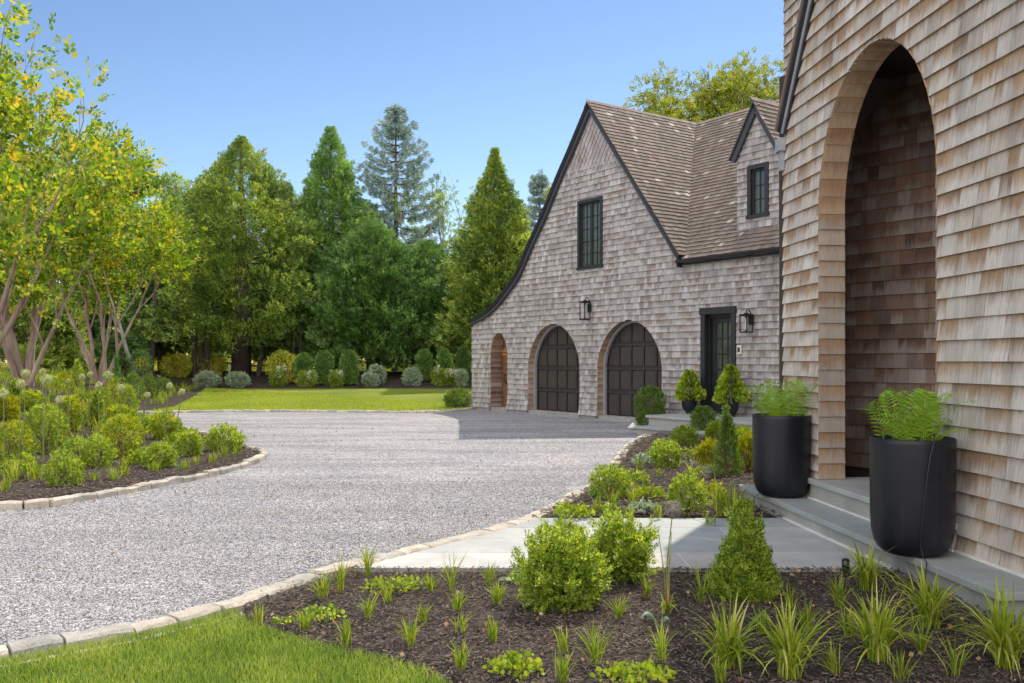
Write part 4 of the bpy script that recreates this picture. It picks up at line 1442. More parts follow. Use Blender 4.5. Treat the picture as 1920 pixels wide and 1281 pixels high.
# taller wall behind the front gable
TW = Plane((3.75, 12.4, 0), (.0778, -.997, 0), n=(-.997, -.0778, 0))
T_H = 11.3
shingles('upper_wall', TW, lambda z: [(max(0, z - 6.95), 9.0 - max(0, z - 6.95))] if z > 4.9 else [(0, 2.1)], .1, T_H, .157, (.08, .19), M['shingle_warm'], house, 0, 9, butt=.021, sub=1)
mb = MB()
mb.pbox(TW, .005, 9, 4.9, 6.95, -6, -.006)
mb.add([TW.pt(*p) for p in [(.005, 6.95, -.006), (4.5, 11.4, -.006), (9, 6.95, -.006), (.005, 6.95, -6), (4.5, 11.4, -6), (9, 6.95, -6)]], [(0, 2, 1), (3, 4, 5), (0, 1, 4, 3), (1, 2, 5, 4), (0, 3, 5, 2)])
mb.pbox(TW, .005, 2.1, -.1, 4.9, -6, -.006)
mb.build('upper_wall_core', M['backing'], house)

# ------------------------------------------------------------------ steps along the house front
fs = empty('stone_steps', FRT.pt(2, 0, .2), 'long bluestone steps along the arched house front', 'steps')
e0, e1 = FY(10.15), FY(5.42)
mb = MB()
for a, b in [(e0 + .04, .4), (.4, 1.9), (1.9, 3.4), (3.4, e1 - .04)]:
    mb.pbox(FRT, a + .003, b - .003, -.1, .155, -.1, .40)
mb.pbox(FRT, STEP2[0] + .03, STEP2[1] - .03, .18, .36, -.3, .05)
mb.build('riser', M['riser'], fs)
mb = MB()
for a, b in [(e0, .72), (.72, 2.75), (2.75, e1)]:
    mb.pbox(FRT, a + .003, b - .003, .158, .21, .02, .44)
mb.pbox(FRT, STEP2[0], 2.4, .362, .415, -3.6, .085); mb.pbox(FRT, 2.406, STEP2[1], .362, .415, -3.6, .085)
mb.build('tread', M['tread'], fs, bevel=.006)
mb = MB()
mb.pbox(FRT, 0, STEP2[0], .20, .222, .0, .045); mb.pbox(FRT, STEP2[0], STEP2[1], .20, .222, .04, .07); mb.pbox(FRT, STEP2[1], e1, .20, .222, .0, .055)
mb.pbox(FRT, FY(PATH_Y1), FY(PATH_Y0), .03, .062, .395, .43)
mb.build('mortar_line', M['grout'], fs)

# ================================================================== PLANTS
def on_ground(px, py, back=0.0, z=None):
    X, Y, Z = hit(px, py) if z is None else (*G(px, py, z), z)
    a = X / Y
    return (a * (Y + back), Y + back, (hgt(a * (Y + back), Y + back) if z is None else z))

# ---- shrubs: leaves on short twigs filling a volume, twiggy stems inside
_bush = {}
def bush_mesh(shape, seed, n, ls, tmpl=TWIG, lump=.16):
    key = (shape, seed, n, ls)
    if key in _bush: return _bush[key]
    r = np.random.default_rng(seed * 7 + 3)
    d = r.normal(size=(n, 3)); d /= np.linalg.norm(d, axis=1, keepdims=True)
    rad = r.uniform(.35, 1, n) ** .5
    # lumps
    L = r.normal(size=(26, 3)); L /= np.linalg.norm(L, axis=1, keepdims=True)
    amp = r.uniform(-1, 1, 26)
    lum = (np.exp(-(1 - d @ L.T) * 9) * amp).sum(1)
    rad = rad * (1 + lump * lum) + r.normal(size=n) * .03
    if shape == 'ball':
        P = d * rad[:, None] * np.array([1, 1, .95]); P[:, 2] = (P[:, 2] + .88) / 1.86
        ax = d
    elif shape == 'cone':
        z = r.uniform(0, 1, n) ** 1.25
        w = (1 - z) ** .70 * np.minimum(1, .78 + z * 2.2)
        th = np.arctan2(d[:, 1], d[:, 0])
        P = np.column_stack([np.cos(th) * w * rad, np.sin(th) * w * rad, .04 + z * (.95 if lump < .31 else .90)])
        ax = np.column_stack([np.cos(th), np.sin(th), np.full(n, .9)])
        k = 26
        zz = r.uniform(.25, .92, k); aa = r.uniform(0, 6.28, k); qq = r.uniform(.2, .95, k)
        ww = (1 - zz) ** .62 * np.minimum(1, .72 + zz * 2.2) * qq
        m_ = n // 3
        ii = r.integers(0, k, m_); t_ = r.uniform(0, 1, m_)
        P[:m_] = np.column_stack([np.cos(aa[ii]) * ww[ii], np.sin(aa[ii]) * ww[ii], zz[ii] + t_ * .25]) + r.normal(size=(m_, 3)) * np.array([.06, .06, .01])
        ax[:m_, 2] += 1.2
    elif shape == 'column':
        z = r.uniform(0, 1, n)
        w = np.minimum(1, (1 - z) * 4.5) ** .45 * (.86 + .14 * np.sin(z * 2.6))
        th = np.arctan2(d[:, 1], d[:, 0])
        P = np.column_stack([np.cos(th) * w * rad, np.sin(th) * w * rad, .03 + z * .96])
        ax = np.column_stack([np.cos(th), np.sin(th), np.full(n, .7)])
    else:  # loose open bush of upright shoots
        P = d * rad[:, None]; P[:, 2] = (P[:, 2] + .9) / 1.9
        P = d * (rad * .78)[:, None]; P[:, 2] = (P[:, 2] + .75) / 1.9
        k = 90
        m_ = int(n * .72)
        s = r.normal(size=(k, 3)) * .8; s[:, 2] = np.abs(s[:, 2]) + .55
        s /= np.linalg.norm(s, axis=1, keepdims=True)
        ln = r.uniform(.7, 1.25, k)
        idx = r.integers(0, k, m_)
        t = r.uniform(.3, 1, m_)
        Q = s[idx] * (ln[idx] * t)[:, None] + r.normal(size=(m_, 3)) * .035
        Q[:, 2] = Q[:, 2] * .90 + .06
        P[:m_] = Q
        ax = d.copy(); ax[:m_] = s[idx] + r.normal(size=(m_, 3)) * .5
    ax = ax + r.normal(size=(n, 3)) * .55 + np.array([0, 0, .45])
    global rng
    old = rng; rng = r
    B = basis(ax)
    rng = old
    return _bush.setdefault(key, (P, B, r.uniform(.7, 1.25, n), tmpl))

def shrub(name, label, cat, base, w, h, shape='ball', mat='box', n=1500, leaf=.07, seed=1, group=None, stems=True, tmpl=TWIG, lump=.16):
    """w, h are the overall width and height; leaf is the length of a leafy twig"""
    P, B, s, T = bush_mesh(shape, seed, n, leaf, tmpl, lump)
    r = max(.02, w / 2 - leaf * .4)
    hh = max(.04, h - leaf * .35)
    V, Fc = inst(T[0], T[1], P * np.array([r, r, hh]), B, s * leaf)
    root = empty(name, base, label, cat, group)
    me = np_mesh('foliage', V, Fc)
    link('foliage', me, M[mat], root, loc=(0, 0, 0))
    if stems:
        mb = MB()
        rr = random.Random(seed)
        for k in range(7):
            a = rr.uniform(0, 6.28); q = rr.uniform(.3, .75)
            mb.tube([(0, 0, -.02), (math.cos(a) * r * q * .4, math.sin(a) * r * q * .4, hh * .35), (math.cos(a) * r * q, math.sin(a) * r * q, hh * .72)],
                    [.012 + .01 * w, .008 + .006 * w, .003], 5, cap=False)
        link('stems', mb.mesh('stems', True), M['stem_brown'], root, loc=(0, 0, 0))
    return root

def copy_thing(src, loc, label, scale=None, rz=None):
    c = src.copy(); col.objects.link(c); c.location = loc
    c['label'] = label
    if scale is not None: c.scale = scale
    if rz is not None: c.rotation_euler = (0, 0, rz)
    for ch in src.children:
        k = ch.copy(); col.objects.link(k); k.parent = c
    return c

# ---- grass-like clumps
def blades(n, H, spread, width, droop, seed, seg=5, base=.03, upright=.5):
    r = np.random.default_rng(seed)
    th = r.uniform(0, 2 * np.pi, n)
    L = H * r.uniform(.6, 1.15, n)
    out = spread * r.uniform(.05, 1, n) ** .8
    bx = r.normal(size=(n, 2)) * base
    t = np.linspace(0, 1, seg + 1)
    # horizontal travel grows, height rises then droops
    hx = out[:, None] * (t ** 1.5)[None]
    dr = droop * r.uniform(.2, 1.2, n)
    z = L[:, None] * (t[None] - (dr * (.35 + .9 * out / (spread + 1e-6)))[:, None] * (t ** 2.4)[None])
    tw = r.normal(size=n) * .5
    cx, sx = np.cos(th), np.sin(th)
    cen = np.stack([bx[:, :1] + cx[:, None] * hx, bx[:, 1:] + sx[:, None] * hx, z], 2)
    wd = width * r.uniform(.6, 1.2, n)
    prof = np.array([.3, .75, 1, .9, .6, .03]) if seg == 5 else np.interp(t, [0, .3, .7, 1], [.5, 1, .8, .03])
    sd = np.stack([-np.sin(th + tw), np.cos(th + tw), np.zeros(n)], 1)
    A = cen - sd[:, None] * (wd[:, None] * prof[None])[:, :, None]
    Bv = cen + sd[:, None] * (wd[:, None] * prof[None])[:, :, None]
    V = np.stack([A, Bv], 2).reshape(-1, 3)
    k = 2 * (seg + 1)
    f = np.array([(2 * i, 2 * i + 1, 2 * i + 3, 2 * i + 2) for i in range(seg)])
    Fc = (f[None] + (np.arange(n) * k)[:, None, None]).reshape(-1, 4)
    return V, Fc

def tuft(name, label, cat, base, H, spread, n=40, width=.004, droop=.35, mat='grass', seed=1, group=None, bs=.02):
    V, Fc = blades(n, H, spread, width, droop, seed, base=bs)
    o = link(name, np_mesh(name, V, Fc), M[mat], None, loc=base)
    o.rotation_euler = (0, 0, seed * 1.3)
    return tag(o, label, cat, group)

# ---- trees
def grow_tubes(mb, tips, p, d, L, r, depth, rr, spread=.5, up=.15, segs=4, n=6, child=(2, 3), shrink=.68, tipd=0):
    pts = [p]; rad = [r]
    q = p.copy(); dd = d.copy()
    for i in range(segs):
        dd = (dd + Vector((rr.gauss(0, .10), rr.gauss(0, .10), rr.gauss(0, .06) + up * .25))).normalized()
        q = q + dd * (L / segs)
        pts.append(q.copy()); rad.append(r * (1 - .42 * (i + 1) / segs))
    mb.tube(pts, rad, n, cap=False)
    if depth <= tipd: tips += [(pts[k], dd) for k in range(1, len(pts))]
    if depth == 0: return
    for k in range(rr.randint(*child)):
        st = pts[-1] if k == 0 else pts[rr.randint(2, len(pts) - 1)]
        nd = (dd + Vector((rr.uniform(-1, 1), rr.uniform(-1, 1), rr.uniform(-.3, .6))) * spread).normalized()
        grow_tubes(mb, tips, st, nd, L * shrink * rr.uniform(.8, 1.15), rad[-1] * (.85 if k == 0 else .62), depth - 1, rr, spread, up, max(2, segs - 1), max(4, n - 1), child, shrink, tipd)

def crown_from(tips, per, spreadr, leaf, mat, parent, seed, tmpl=TWIG, name='crown', droop=0.0):
    r = np.random.default_rng(seed)
    P = np.array([tuple(t[0]) for t in tips]); D = np.array([tuple(t[1]) for t in tips])
    idx = np.repeat(np.arange(len(P)), per)
    off = r.normal(size=(len(idx), 3)) * spreadr
    pos = P[idx] + off
    ax = D[idx] * .5 + off / (np.linalg.norm(off, axis=1, keepdims=True) + 1e-6) + r.normal(size=(len(idx), 3)) * .4 + np.array([0, 0, .25 - droop])
    B = basis(ax)
    V, Fc = inst(tmpl[0], tmpl[1], pos, B, leaf * r.uniform(.7, 1.3, len(idx)))
    return link(name, np_mesh(name, V, Fc), M[mat], parent, loc=(0, 0, 0))

def evergreen(label, base, H, R, prof, mat, seed, nb=800, per=16, leaf=.32, z0=.06, trunk=.16, group=None, name='conifer_tree', tmpl=SPRAY, top=None, copies=None, cl=.5, cat='conifer', t0=''):
    nb = int(nb * .85); per = int(per * 1.45)
    """dense conifer: clusters of sprays on short branches all round a tapering outline"""
    r = np.random.default_rng(seed)
    t = r.uniform(0, 1, nb) ** .85
    th = r.uniform(0, 2 * np.pi, nb)
    # uneven outline
    ph = r.uniform(0, 6.28, 6)
    wob = 1 + .10 * np.sin(3 * th + ph[0] + 5 * t) + .09 * np.sin(5 * th + ph[1] - 9 * t) + .09 * np.sin(2 * th + 19 * t + ph[2]) + .06 * np.sin(7 * th + 31 * t + ph[3])
    w = np.interp(t, [p[0] for p in prof], [p[1] for p in prof]) * R * wob
    rad = w * r.uniform(.60, 1.14, nb)
    Pz = z0 * H + t * H * (1 - z0)
    C = np.column_stack([np.cos(th) * rad, np.sin(th) * rad, Pz])
    # extra leaders near the top
    top = list(top or []) + [(0, 0, (H * .84, H * 1.0), R * .12, 30)]
    if t0 != 'round':
        q1 = r.uniform(0, 6.28, 9); q2 = r.uniform(.30, .6, 9)
        top += [(math.cos(a_) * R * b_, math.sin(a_) * R * b_, (H * (.90 - b_ * .62), H * (1.04 - b_ * .5)), R * .10, 12) for a_, b_ in zip(q1, q2)]
    if top:
        for (dx, dy, hh, ww, k) in top:
            tt = r.uniform(0, 1, k); aa = r.uniform(0, 6.28, k); rr_ = ww * (1 - tt) * r.uniform(.4, 1, k)
            C = np.concatenate([C, np.column_stack([dx + np.cos(aa) * rr_, dy + np.sin(aa) * rr_, hh[0] + (hh[1] - hh[0]) * tt])])
            th = np.concatenate([th, aa])
    n = len(C) * per
    idx = np.repeat(np.arange(len(C)), per)
    sz = np.clip(np.interp(C[:, 2] / H, [0, .55, .85, 1], [1, .8, .42, .2]), .2, 1)
    outd = np.column_stack([np.cos(th), np.sin(th), np.full(len(C), .35)])
    q_ = r.uniform(-.5, 1.1, n)
    bd = np.column_stack([np.cos(th), np.sin(th), np.full(len(C), .55)])   # boughs sweep outward and up
    off = bd[idx] * (q_ * cl * 1.1)[:, None] * sz[idx][:, None] + r.normal(size=(n, 3)) * (cl * .34 * (1.15 - q_ * .6))[:, None] * sz[idx][:, None]
    ax = outd[idx] + off * .9 + r.normal(size=(n, 3)) * .3
    pos = C[idx] + off
    roll = np.column_stack([-np.sin(th), np.cos(th), np.zeros(len(C))])[idx] + r.normal(size=(n, 3)) * .8
    B = basis(ax, roll)
    V, Fc = inst(tmpl[0], tmpl[1], pos, B, leaf * r.uniform(.6, 1.3, n) * sz[idx])
    root = empty(name, base, label, cat, group)
    link('crown', np_mesh('crown', V, Fc), M[mat], root, loc=(0, 0, 0))
    mb = MB()
    mb.tube([(0, 0, -.3), (.05, 0, H * .3), (0, .03, H * .7), (0, 0, H * .97)], [trunk * 1.25, trunk, trunk * .5, .02], 8)
    rr = random.Random(seed)
    for k in range(26):
        a = rr.uniform(0, 6.28); z = H * rr.uniform(.03, .55); l = R * rr.uniform(.5, .8)
        mb.tube([(0, 0, z), (math.cos(a) * l * .5, math.sin(a) * l * .5, z + rr.uniform(-.1, .4)), (math.cos(a) * l, math.sin(a) * l, z + rr.uniform(-.1, .8))], [.05, .035, .012], 4, cap=False)
    link('trunk', mb.mesh('trunk', True), M['bark_dark'], root, loc=(0, 0, 0))
    return root

def at_px(px, Y, z=None):
    X = (px - CX) / F * Y
    return (X, Y, hgt(X, Y) if z is None else z)
def hpx(Y, py): return EYE - (py - HZ) / F * Y      # height seen at pixel row py at depth Y

ARB = [(0, .85), (.1, 1), (.4, 1), (.58, .86), (.7, .66), (.8, .44), (.9, .2), (1, .02)]
ARB_N = [(0, .95), (.1, 1), (.3, .94), (.5, .72), (.65, .50), (.8, .28), (.9, .12), (1, .02)]
GRP = 'conifers standing behind the far lawn'
def ev(px, Y, ytop, wpx, **k):
    b = at_px(px, Y)
    H = hpx(Y, ytop) - b[2]
    lb = k.pop('label')
    return evergreen(lb, b, H, wpx / 2 / F * Y, k.pop('prof', ARB), k.pop('mat', 'arb'), k.pop('seed', 1), group=GRP, **k)
ev(452, 44.5, 258, 250, label='broad golden green arborvitae, widest and brightest of the far conifers', mat='arb_gold', seed=3, nb=2300, per=15, leaf=.31, z0=.12, cl=.5, trunk=.42,
   top=[(-.9, 0, (7.5, 11.0), .8, 60), (1.0, .3, (8.3, 11.2), .7, 60), (2.2, 0, (6.4, 9.2), .8, 60)])
ev(620, 47, 240, 190, label='tall narrow arborvitae between the broad golden one and the blue spruce', mat='arb', seed=5, nb=1900, per=14, leaf=.31, z0=.08, prof=[(0, 1), (.1, 1.05), (.3, .95), (.5, .68), (.7, .42), (.85, .25), (1, .04)], cl=.5, trunk=.25)
ev(700, 45.5, 418, 215, label='dense low hemlock with a rounded top below the blue spruce', mat='hemlock', seed=9, nb=2100, per=14, leaf=.32, z0=.06, t0='round', prof=[(0, .95), (.2, 1), (.5, .93), (.75, .66), (.92, .3), (1, .08)], cl=.5, trunk=.3)
ev(800, 46.2, 452, 190, label='dark feathery hemlock left of the garage eave conifer', mat='hemlock', seed=12, nb=1700, per=14, leaf=.32, z0=.08, t0='round', prof=[(0, .95), (.2, 1), (.5, .88), (.75, .6), (.92, .28), (1, .06)], cl=.5, trunk=.3)
ev(570, 48.5, 400, 170, label='green hemlock filling the gap behind the two arborvitaes', mat='hemlock', seed=14, nb=1500, per=14, leaf=.38, z0=.08, prof=[(0, .95), (.3, 1), (.6, .8), (.85, .45), (1, .1)], cl=.5, trunk=.3)
ev(928, 44, 280, 165, label='pointed arborvitae just left of the garage roof', mat='arb_gold', seed=17, nb=1900, per=14, leaf=.32, z0=.10, prof=ARB_N, cl=.46, trunk=.28)
ev(980, 47, 420, 150, label='dark arborvitae partly hidden behind the garage eave', mat='arb', seed=19, nb=900, per=13, leaf=.36, z0=.05, cl=.46, trunk=.25)
ev(380, 51, 330, 150, label='shaded arborvitae behind the left edge of the broad golden one', mat='arb', seed=21, nb=1000, per=13, leaf=.38, z0=.08, cl=.5, trunk=.25)

# ---- blue spruce: tiers of open drooping branches
def spruce(label, base, H, R, seed, z0=.30, tiers=26, mat='spruce', leaf=.34, group=GRP):
    rr = random.Random(seed)
    root = empty('spruce_tree', base, label, 'conifer', group)
    mb = MB()
    mb.tube([(0, 0, -.3), (0, 0, H * .5), (0, 0, H)], [.24, .13, .015], 8)
    pos, axs, rl = [], [], []
    for i in range(tiers):
        f = (i + rr.uniform(-.2, .2)) / tiers
        z = H * (z0 + (1 - z0) * f)
        Lb = R * (1 - f) ** .80 * rr.uniform(.8, 1.08) + .08
        nb = rr.randint(5, 7)
        a0 = rr.uniform(0, 6.28)
        for k in range(nb):
            a = a0 + 6.28 * k / nb + rr.uniform(-.3, .3)
            l = Lb * rr.uniform(.65, 1.12)
            c, s = math.cos(a), math.sin(a)
            pts = [Vector((0, 0, z))]
            m = max(3, int(l / .30))
            for j in range(1, m + 1):
                t = j / m
                zz = z + l * (-.16 * math.sin(t * 2.6) + .12 * t * t * (1 + f)) + .25 * f * l * t
                pts.append(Vector((c * l * t, s * l * t, zz)))
            mb.tube(pts, [max(.008, .035 * (1 - j / (m + 1))) for j in range(m + 1)], 4, cap=False)
            for j in range(1, m + 1):
                for q in range(9 if j > m * .3 else 2):
                    p = pts[j] + Vector((rr.gauss(0, .08), rr.gauss(0, .08), rr.gauss(-.03, .035)))
                    sd = rr.choice((-1, 1)) * rr.uniform(.2, 1.0)
                    ax = Vector((c - s * sd, s + c * sd, rr.uniform(-.5, .15)))
                    pos.append(p); axs.append(ax); rl.append((rr.gauss(0, .4), rr.gauss(0, .4), 1))
    for j in range(14):
        pos.append(Vector((0, 0, H - .1 * j))); axs.append(Vector((rr.uniform(-1, 1), rr.uniform(-1, 1), 1.2))); rl.append((1, 0, 0))
    pos = np.array([tuple(p) for p in pos]); axs = np.array([tuple(p) for p in axs])
    rl = np.array(rl)
    V, Fc = inst(NEEDLE_W[0], NEEDLE_W[1], pos, basis(axs, np.cross(rl, axs)), leaf * rng.uniform(.6, 1.2, len(pos)))
    link('crown', np_mesh('crown', V, Fc), M[mat], root, loc=(0, 0, 0))
    link('trunk', mb.mesh('trunk', True), M['bark_dark'], root, loc=(0, 0, 0))
    return root
NEEDLE_W = spray_t(6, .05, 1.5)
b = at_px(742, 50)
spruce('blue grey spruce with open drooping tiers rising above its neighbours', b, hpx(50, 197) - b[2], 3.9, 4, z0=.40, tiers=20, leaf=.34)
b = at_px(1012, 56)
spruce('small thin spruce top showing beside the garage roof', b, hpx(56, 324) - b[2], 1.6, 8, z0=.5, tiers=14)

# ---- open deciduous trees
def broadleaf(label, base, H, R, seed, mat='decid', nblob=16, per=700, leaf=.26, trunk=.2, shape=.55, group=None, name='deciduous_tree', low=.35, tmpl=TWIG, cat='tree', dens=.42):
    r = np.random.default_rng(seed)
    rr = random.Random(seed)
    root = empty(name, base, label, cat, group)
    mb = MB()
    cz = H * (1 + low) / 2
    pos, ax = [], []
    mb.tube([(0, 0, -.3), (rr.uniform(-.1, .1), 0, H * .35), (rr.uniform(-.2, .2), 0, H * .7), (0, 0, H * .92)], [trunk * 1.2, trunk * .9, trunk * .45, .03], 8)
    for i in range(nblob):
        u = r.normal(size=3); u /= np.linalg.norm(u)
        q = r.uniform(.45, 1.0)
        c = np.array([u[0] * R * q, u[1] * R * q, cz + u[2] * H * (1 - low) / 2 * q])
        br = R * r.uniform(.30, .50)
        d = r.normal(size=(per, 3)); d /= np.linalg.norm(d, axis=1, keepdims=True)
        m = r.uniform(0, 1, per) ** dens * br * (1 + .25 * np.sin(d[:, 0] * 5 + i) * np.sin(d[:, 2] * 6))
        pos.append(c + d * m[:, None] * np.array([1, 1, .8])); ax.append(d + r.normal(size=(per, 3)) * .6)
        mb.tube([(0, 0, H * rr.uniform(.2, .5)), tuple(c * .5 + np.array([0, 0, c[2] * .1])), tuple(c)], [trunk * .4, trunk * .22, .015], 5, cap=False)
    pos = np.concatenate(pos); ax = np.concatenate(ax)
    V, Fc = inst(tmpl[0], tmpl[1], pos, basis(ax), leaf * r.uniform(.6, 1.3, len(pos)))
    link('crown', np_mesh('crown', V, Fc), M[mat], root, loc=(0, 0, 0))
    link('trunk', mb.mesh('trunk', True), M['bark_dark'], root, loc=(0, 0, 0))
    return root
def bl(px, Y, ytop, wpx, **k):
    b = at_px(px, Y)
    return broadleaf(k.pop('label'), b, hpx(Y, ytop) - b[2], wpx / 2 / F * Y, k.pop('seed', 1), **k)
WG = 'leafy trees closing the view behind the left bed'
bl(238, 44, 246, 150, label='olive green leafy tree rising above the crape myrtles', seed=31, nblob=22, per=650, group=WG, low=.1, trunk=.25)
bl(330, 52, 312, 120, label='greyish leafy tree between the olive tree and the broad arborvitae', seed=33, nblob=16, per=600, group=WG, low=.1)
bl(150, 47, 262, 170, label='leafy tree behind the tall crape myrtle, right of the left frame edge', seed=35, nblob=20, per=650, group=WG, low=.05)
bl(40, 43, 300, 200, label='leafy tree filling the far left behind the crape myrtle stems', seed=37, nblob=20, per=650, group=WG, low=.0, mat='decid')
bl(-90, 38, 230, 240, label='leafy tree at the left frame edge', seed=39, nblob=20, per=600, group=WG, low=.0)
bl(180, 39, 560, 150, label='low dark thicket tree behind the second crape myrtle', seed=41, nblob=14, per=650, group=WG, low=.0, mat='hemlock', trunk=.1)
bl(60, 34, 520, 200, label='low mixed green thicket behind the nearest crape myrtle', seed=43, nblob=14, per=650, group=WG, low=.0, mat='decid', trunk=.1)
bl(300, 44, 500, 120, label='low dark evergreen thicket left of the broad arborvitae', seed=45, nblob=12, per=550, group=WG, low=.05, mat='hemlock', trunk=.1)
# thin multi-stemmed tree with few leaves between spruce and pointed arborvitae
def sparse(label, base, H, R, seed):
    rr = random.Random(seed)
    root = empty('sparse_tree', base, label, 'tree')
    mb = MB(); tips = []
    for k in range(7):
        a = rr.uniform(0, 6.28)
        d = Vector((math.cos(a) * .16, math.sin(a) * .16, 1)).normalized()
        grow_tubes(mb, tips, Vector((math.cos(a) * .3, math.sin(a) * .3, -.1)), d, H * .62, .07, 2, rr, spread=.28, up=.5, segs=5, n=5, child=(3, 4), shrink=.42)
    link('trunk', mb.mesh('trunk', True), M['bark_grey'], root, loc=(0, 0, 0))
    crown_from(tips, 4, .16, .24, 'decid', root, seed)
b = at_px(845, 49)
sparse('thin grey stemmed tree with sparse leaves left of the pointed arborvitae', b, (hpx(49, 300) - b[2]) * .93, 1.5, 5)

# trees behind the garage
BG = 'light green trees behind the garage roof'
broadleaf('light green tree showing over the valley of the garage roof', (6.3, 31.5, 0), hpx(31.5, 145), 2.7, 51, mat='decid_light', nblob=34, per=150, leaf=.26, group=BG, low=.55, dens=.7)
broadleaf('light green tree behind the dormer, beside the front house', (9.6, 33, 0), hpx(33, 120), 3.0, 53, mat='decid_light', nblob=38, per=150, leaf=.26, group=BG, low=.55, dens=.7)
broadleaf('light green tree peeping out left of the garage peak', (2.9, 34.5, 0), hpx(34.5, 222), 1.45, 55, mat='decid_light', nblob=14, per=110, leaf=.24, group=BG, low=.5, dens=.7)

# distant wood and undergrowth
def leaf_mass(name, label, boxes, n, leaf, mat, seed, tmpl=TWIG):
    r = np.random.default_rng(seed)
    P = []
    for (x0, x1, y0, y1, z0, z1) in boxes:
        k = 60
        c = np.column_stack([r.uniform(x0, x1, k), r.uniform(y0, y1, k), z0 + (z1 - z0) * r.uniform(0, 1, k) ** 1.0])
        d = r.normal(size=(n, 3)); d /= np.linalg.norm(d, axis=1, keepdims=True)
        idx = r.integers(0, k, n)
        P.append(c[idx] + d * (r.uniform(.5, 1, n) * np.array([1.6, 1.6, 1.1])[None].T).T * r.uniform(.5, 1.0, k)[idx][:, None])
    P = np.concatenate(P)
    ax = r.normal(size=P.shape) + np.array([0, -.4, .4])
    V, Fc = inst(tmpl[0], tmpl[1], P, basis(ax), leaf * r.uniform(.6, 1.3, len(P)))
    o = link(name, np_mesh(name, V, Fc), M[mat], None)
    return tag(o, label, None, None, 'stuff')
leaf_mass('far_wood', 'distant green wood behind the conifers', [(-42, -26, 60, 66, 1, 9), (-28, -10, 62, 68, 1, 8.5), (-12, 6, 62, 68, 1, 7.5)], 9000, .5, 'decid', 61)
leaf_mass('undergrowth', 'sunlit yellow green undergrowth beneath the conifers', [(-30, -14, 50, 55, .8, 2.2), (-15, -3, 50, 55, .8, 2.4), (-4, 6, 50, 55, .8, 2.4)], 5200, .22, 'under', 63)
leaf_mass('left_wood', 'mixed green wood along the far left of the drive', [(-40, -24, 14, 30, .8, 8), (-44, -28, 28, 44, 1, 9)], 12000, .42, 'decid', 65)

# crape myrtles
def myrtle(label, base, stems, seed, leaf=.16, per=12, sp=.26, rad=.085):
    rr = random.Random(seed)
    root = empty('crape_myrtle', base, label, 'tree', 'multi-stemmed crape myrtles in the left bed')
    mb = MB(); tips = []
    for (dx, dz, L, dy) in stems:
        d = Vector((dx, dy, dz)).normalized()
        st = Vector((dx * .25 + rr.uniform(-.08, .08), dy * .25 + rr.uniform(-.12, .12), -.1))
        grow_tubes(mb, tips, st, d, L, rad * rr.uniform(.8, 1.15), 3, rr, spread=.42, up=.28, segs=6, n=8, child=(2, 3), shrink=.62, tipd=1)
    link('trunk', mb.mesh('trunk', True), M['bark_myrtle'], root, loc=(0, 0, 0))
    crown_from(tips, per, sp, leaf, 'myrtle', root, seed, tmpl=TWIG)
    return root
b = at_px(52, 20)
myrtle('tall crape myrtle with smooth pinkish stems nearest on the left', b, [(-.35, 1, 3.2, .1), (-.2, 1, 3.5, -.2), (-.10, 1, 3.1, .2), (.0, 1, 2.5, -.1), (.12, 1, 2.2, .1), (.34, 1, 2.1, -.1), (-.15, 1, 3.1, -.4)], 73, per=4, leaf=.30, sp=.24, rad=.075)
b = at_px(190, 32)
myrtle('second crape myrtle, its fan of stems just left of the lawn', b, [(-.24, 1, 2.9, .1), (-.10, 1, 3.1, -.2), (.03, 1, 3.1, .2), (.14, 1, 3.1, -.2), (.30, 1, 3.1, .1), (.52, 1, 2.9, -.1), (-.4, 1, 2.8, .2)], 75, per=5, leaf=.33, rad=.085, sp=.30)
b = at_px(-80, 15)
myrtle('crape myrtle at the left frame edge with boughs reaching into view', b, [(-.1, 1, 2.9, .1), (.12, 1, 3.0, -.1), (.30, 1, 2.9, .1), (.50, 1, 2.6, .2), (.2, 1, 3.0, -.3)], 77, per=3, leaf=.28, sp=.22, rad=.065)

# ================================================================== BED PLANTING
def sh(px, py, wpx, top, label, shape='ball', mat='box', n=None, leaf=None, seed=1, name='boxwood_shrub', cat='shrub', group=None, tmpl=TWIG, lump=.30, z=None, hscale=1.0):
    X, Y, Z = hit(px, py) if z is None else (*G(px, py, z), z)
    w = wpx / F * Y
    Y2 = Y + w * .32
    X2 = (px - CX) / F * Y2
    Z2 = hgt(X2, Y2) if z is None else z
    h = hpx(Y2, top) - Z2
    w = wpx / F * Y2
    if leaf is None: leaf = min(.11, max(.05, 8.5 / F * Y2))
    if n is None: n = int(min(5000, 2.7 * (w * w + 2 * w * h) / (leaf * leaf)) + 500)
    return shrub(name, label, cat, (X2, Y2, Z2), w, h, shape, mat, n, leaf, seed, group, tmpl=tmpl, lump=lump)

# ---- foreground bed
sh(1055, 1168, 205, 982, 'loose bright boxwood with a bare stem in the foreground bed', 'loose', 'box', 4600, .055, 101, lump=.25)
sh(1158, 1112, 165, 962, 'second loose boxwood tucked behind the foreground one', 'loose', 'box', 3400, .055, 102, lump=.25)
sh(1396, 1142, 150, 966, 'conical boxwood with upright reddish shoots at the path edge', 'cone', 'box', 6000, .050, 103, lump=.32)
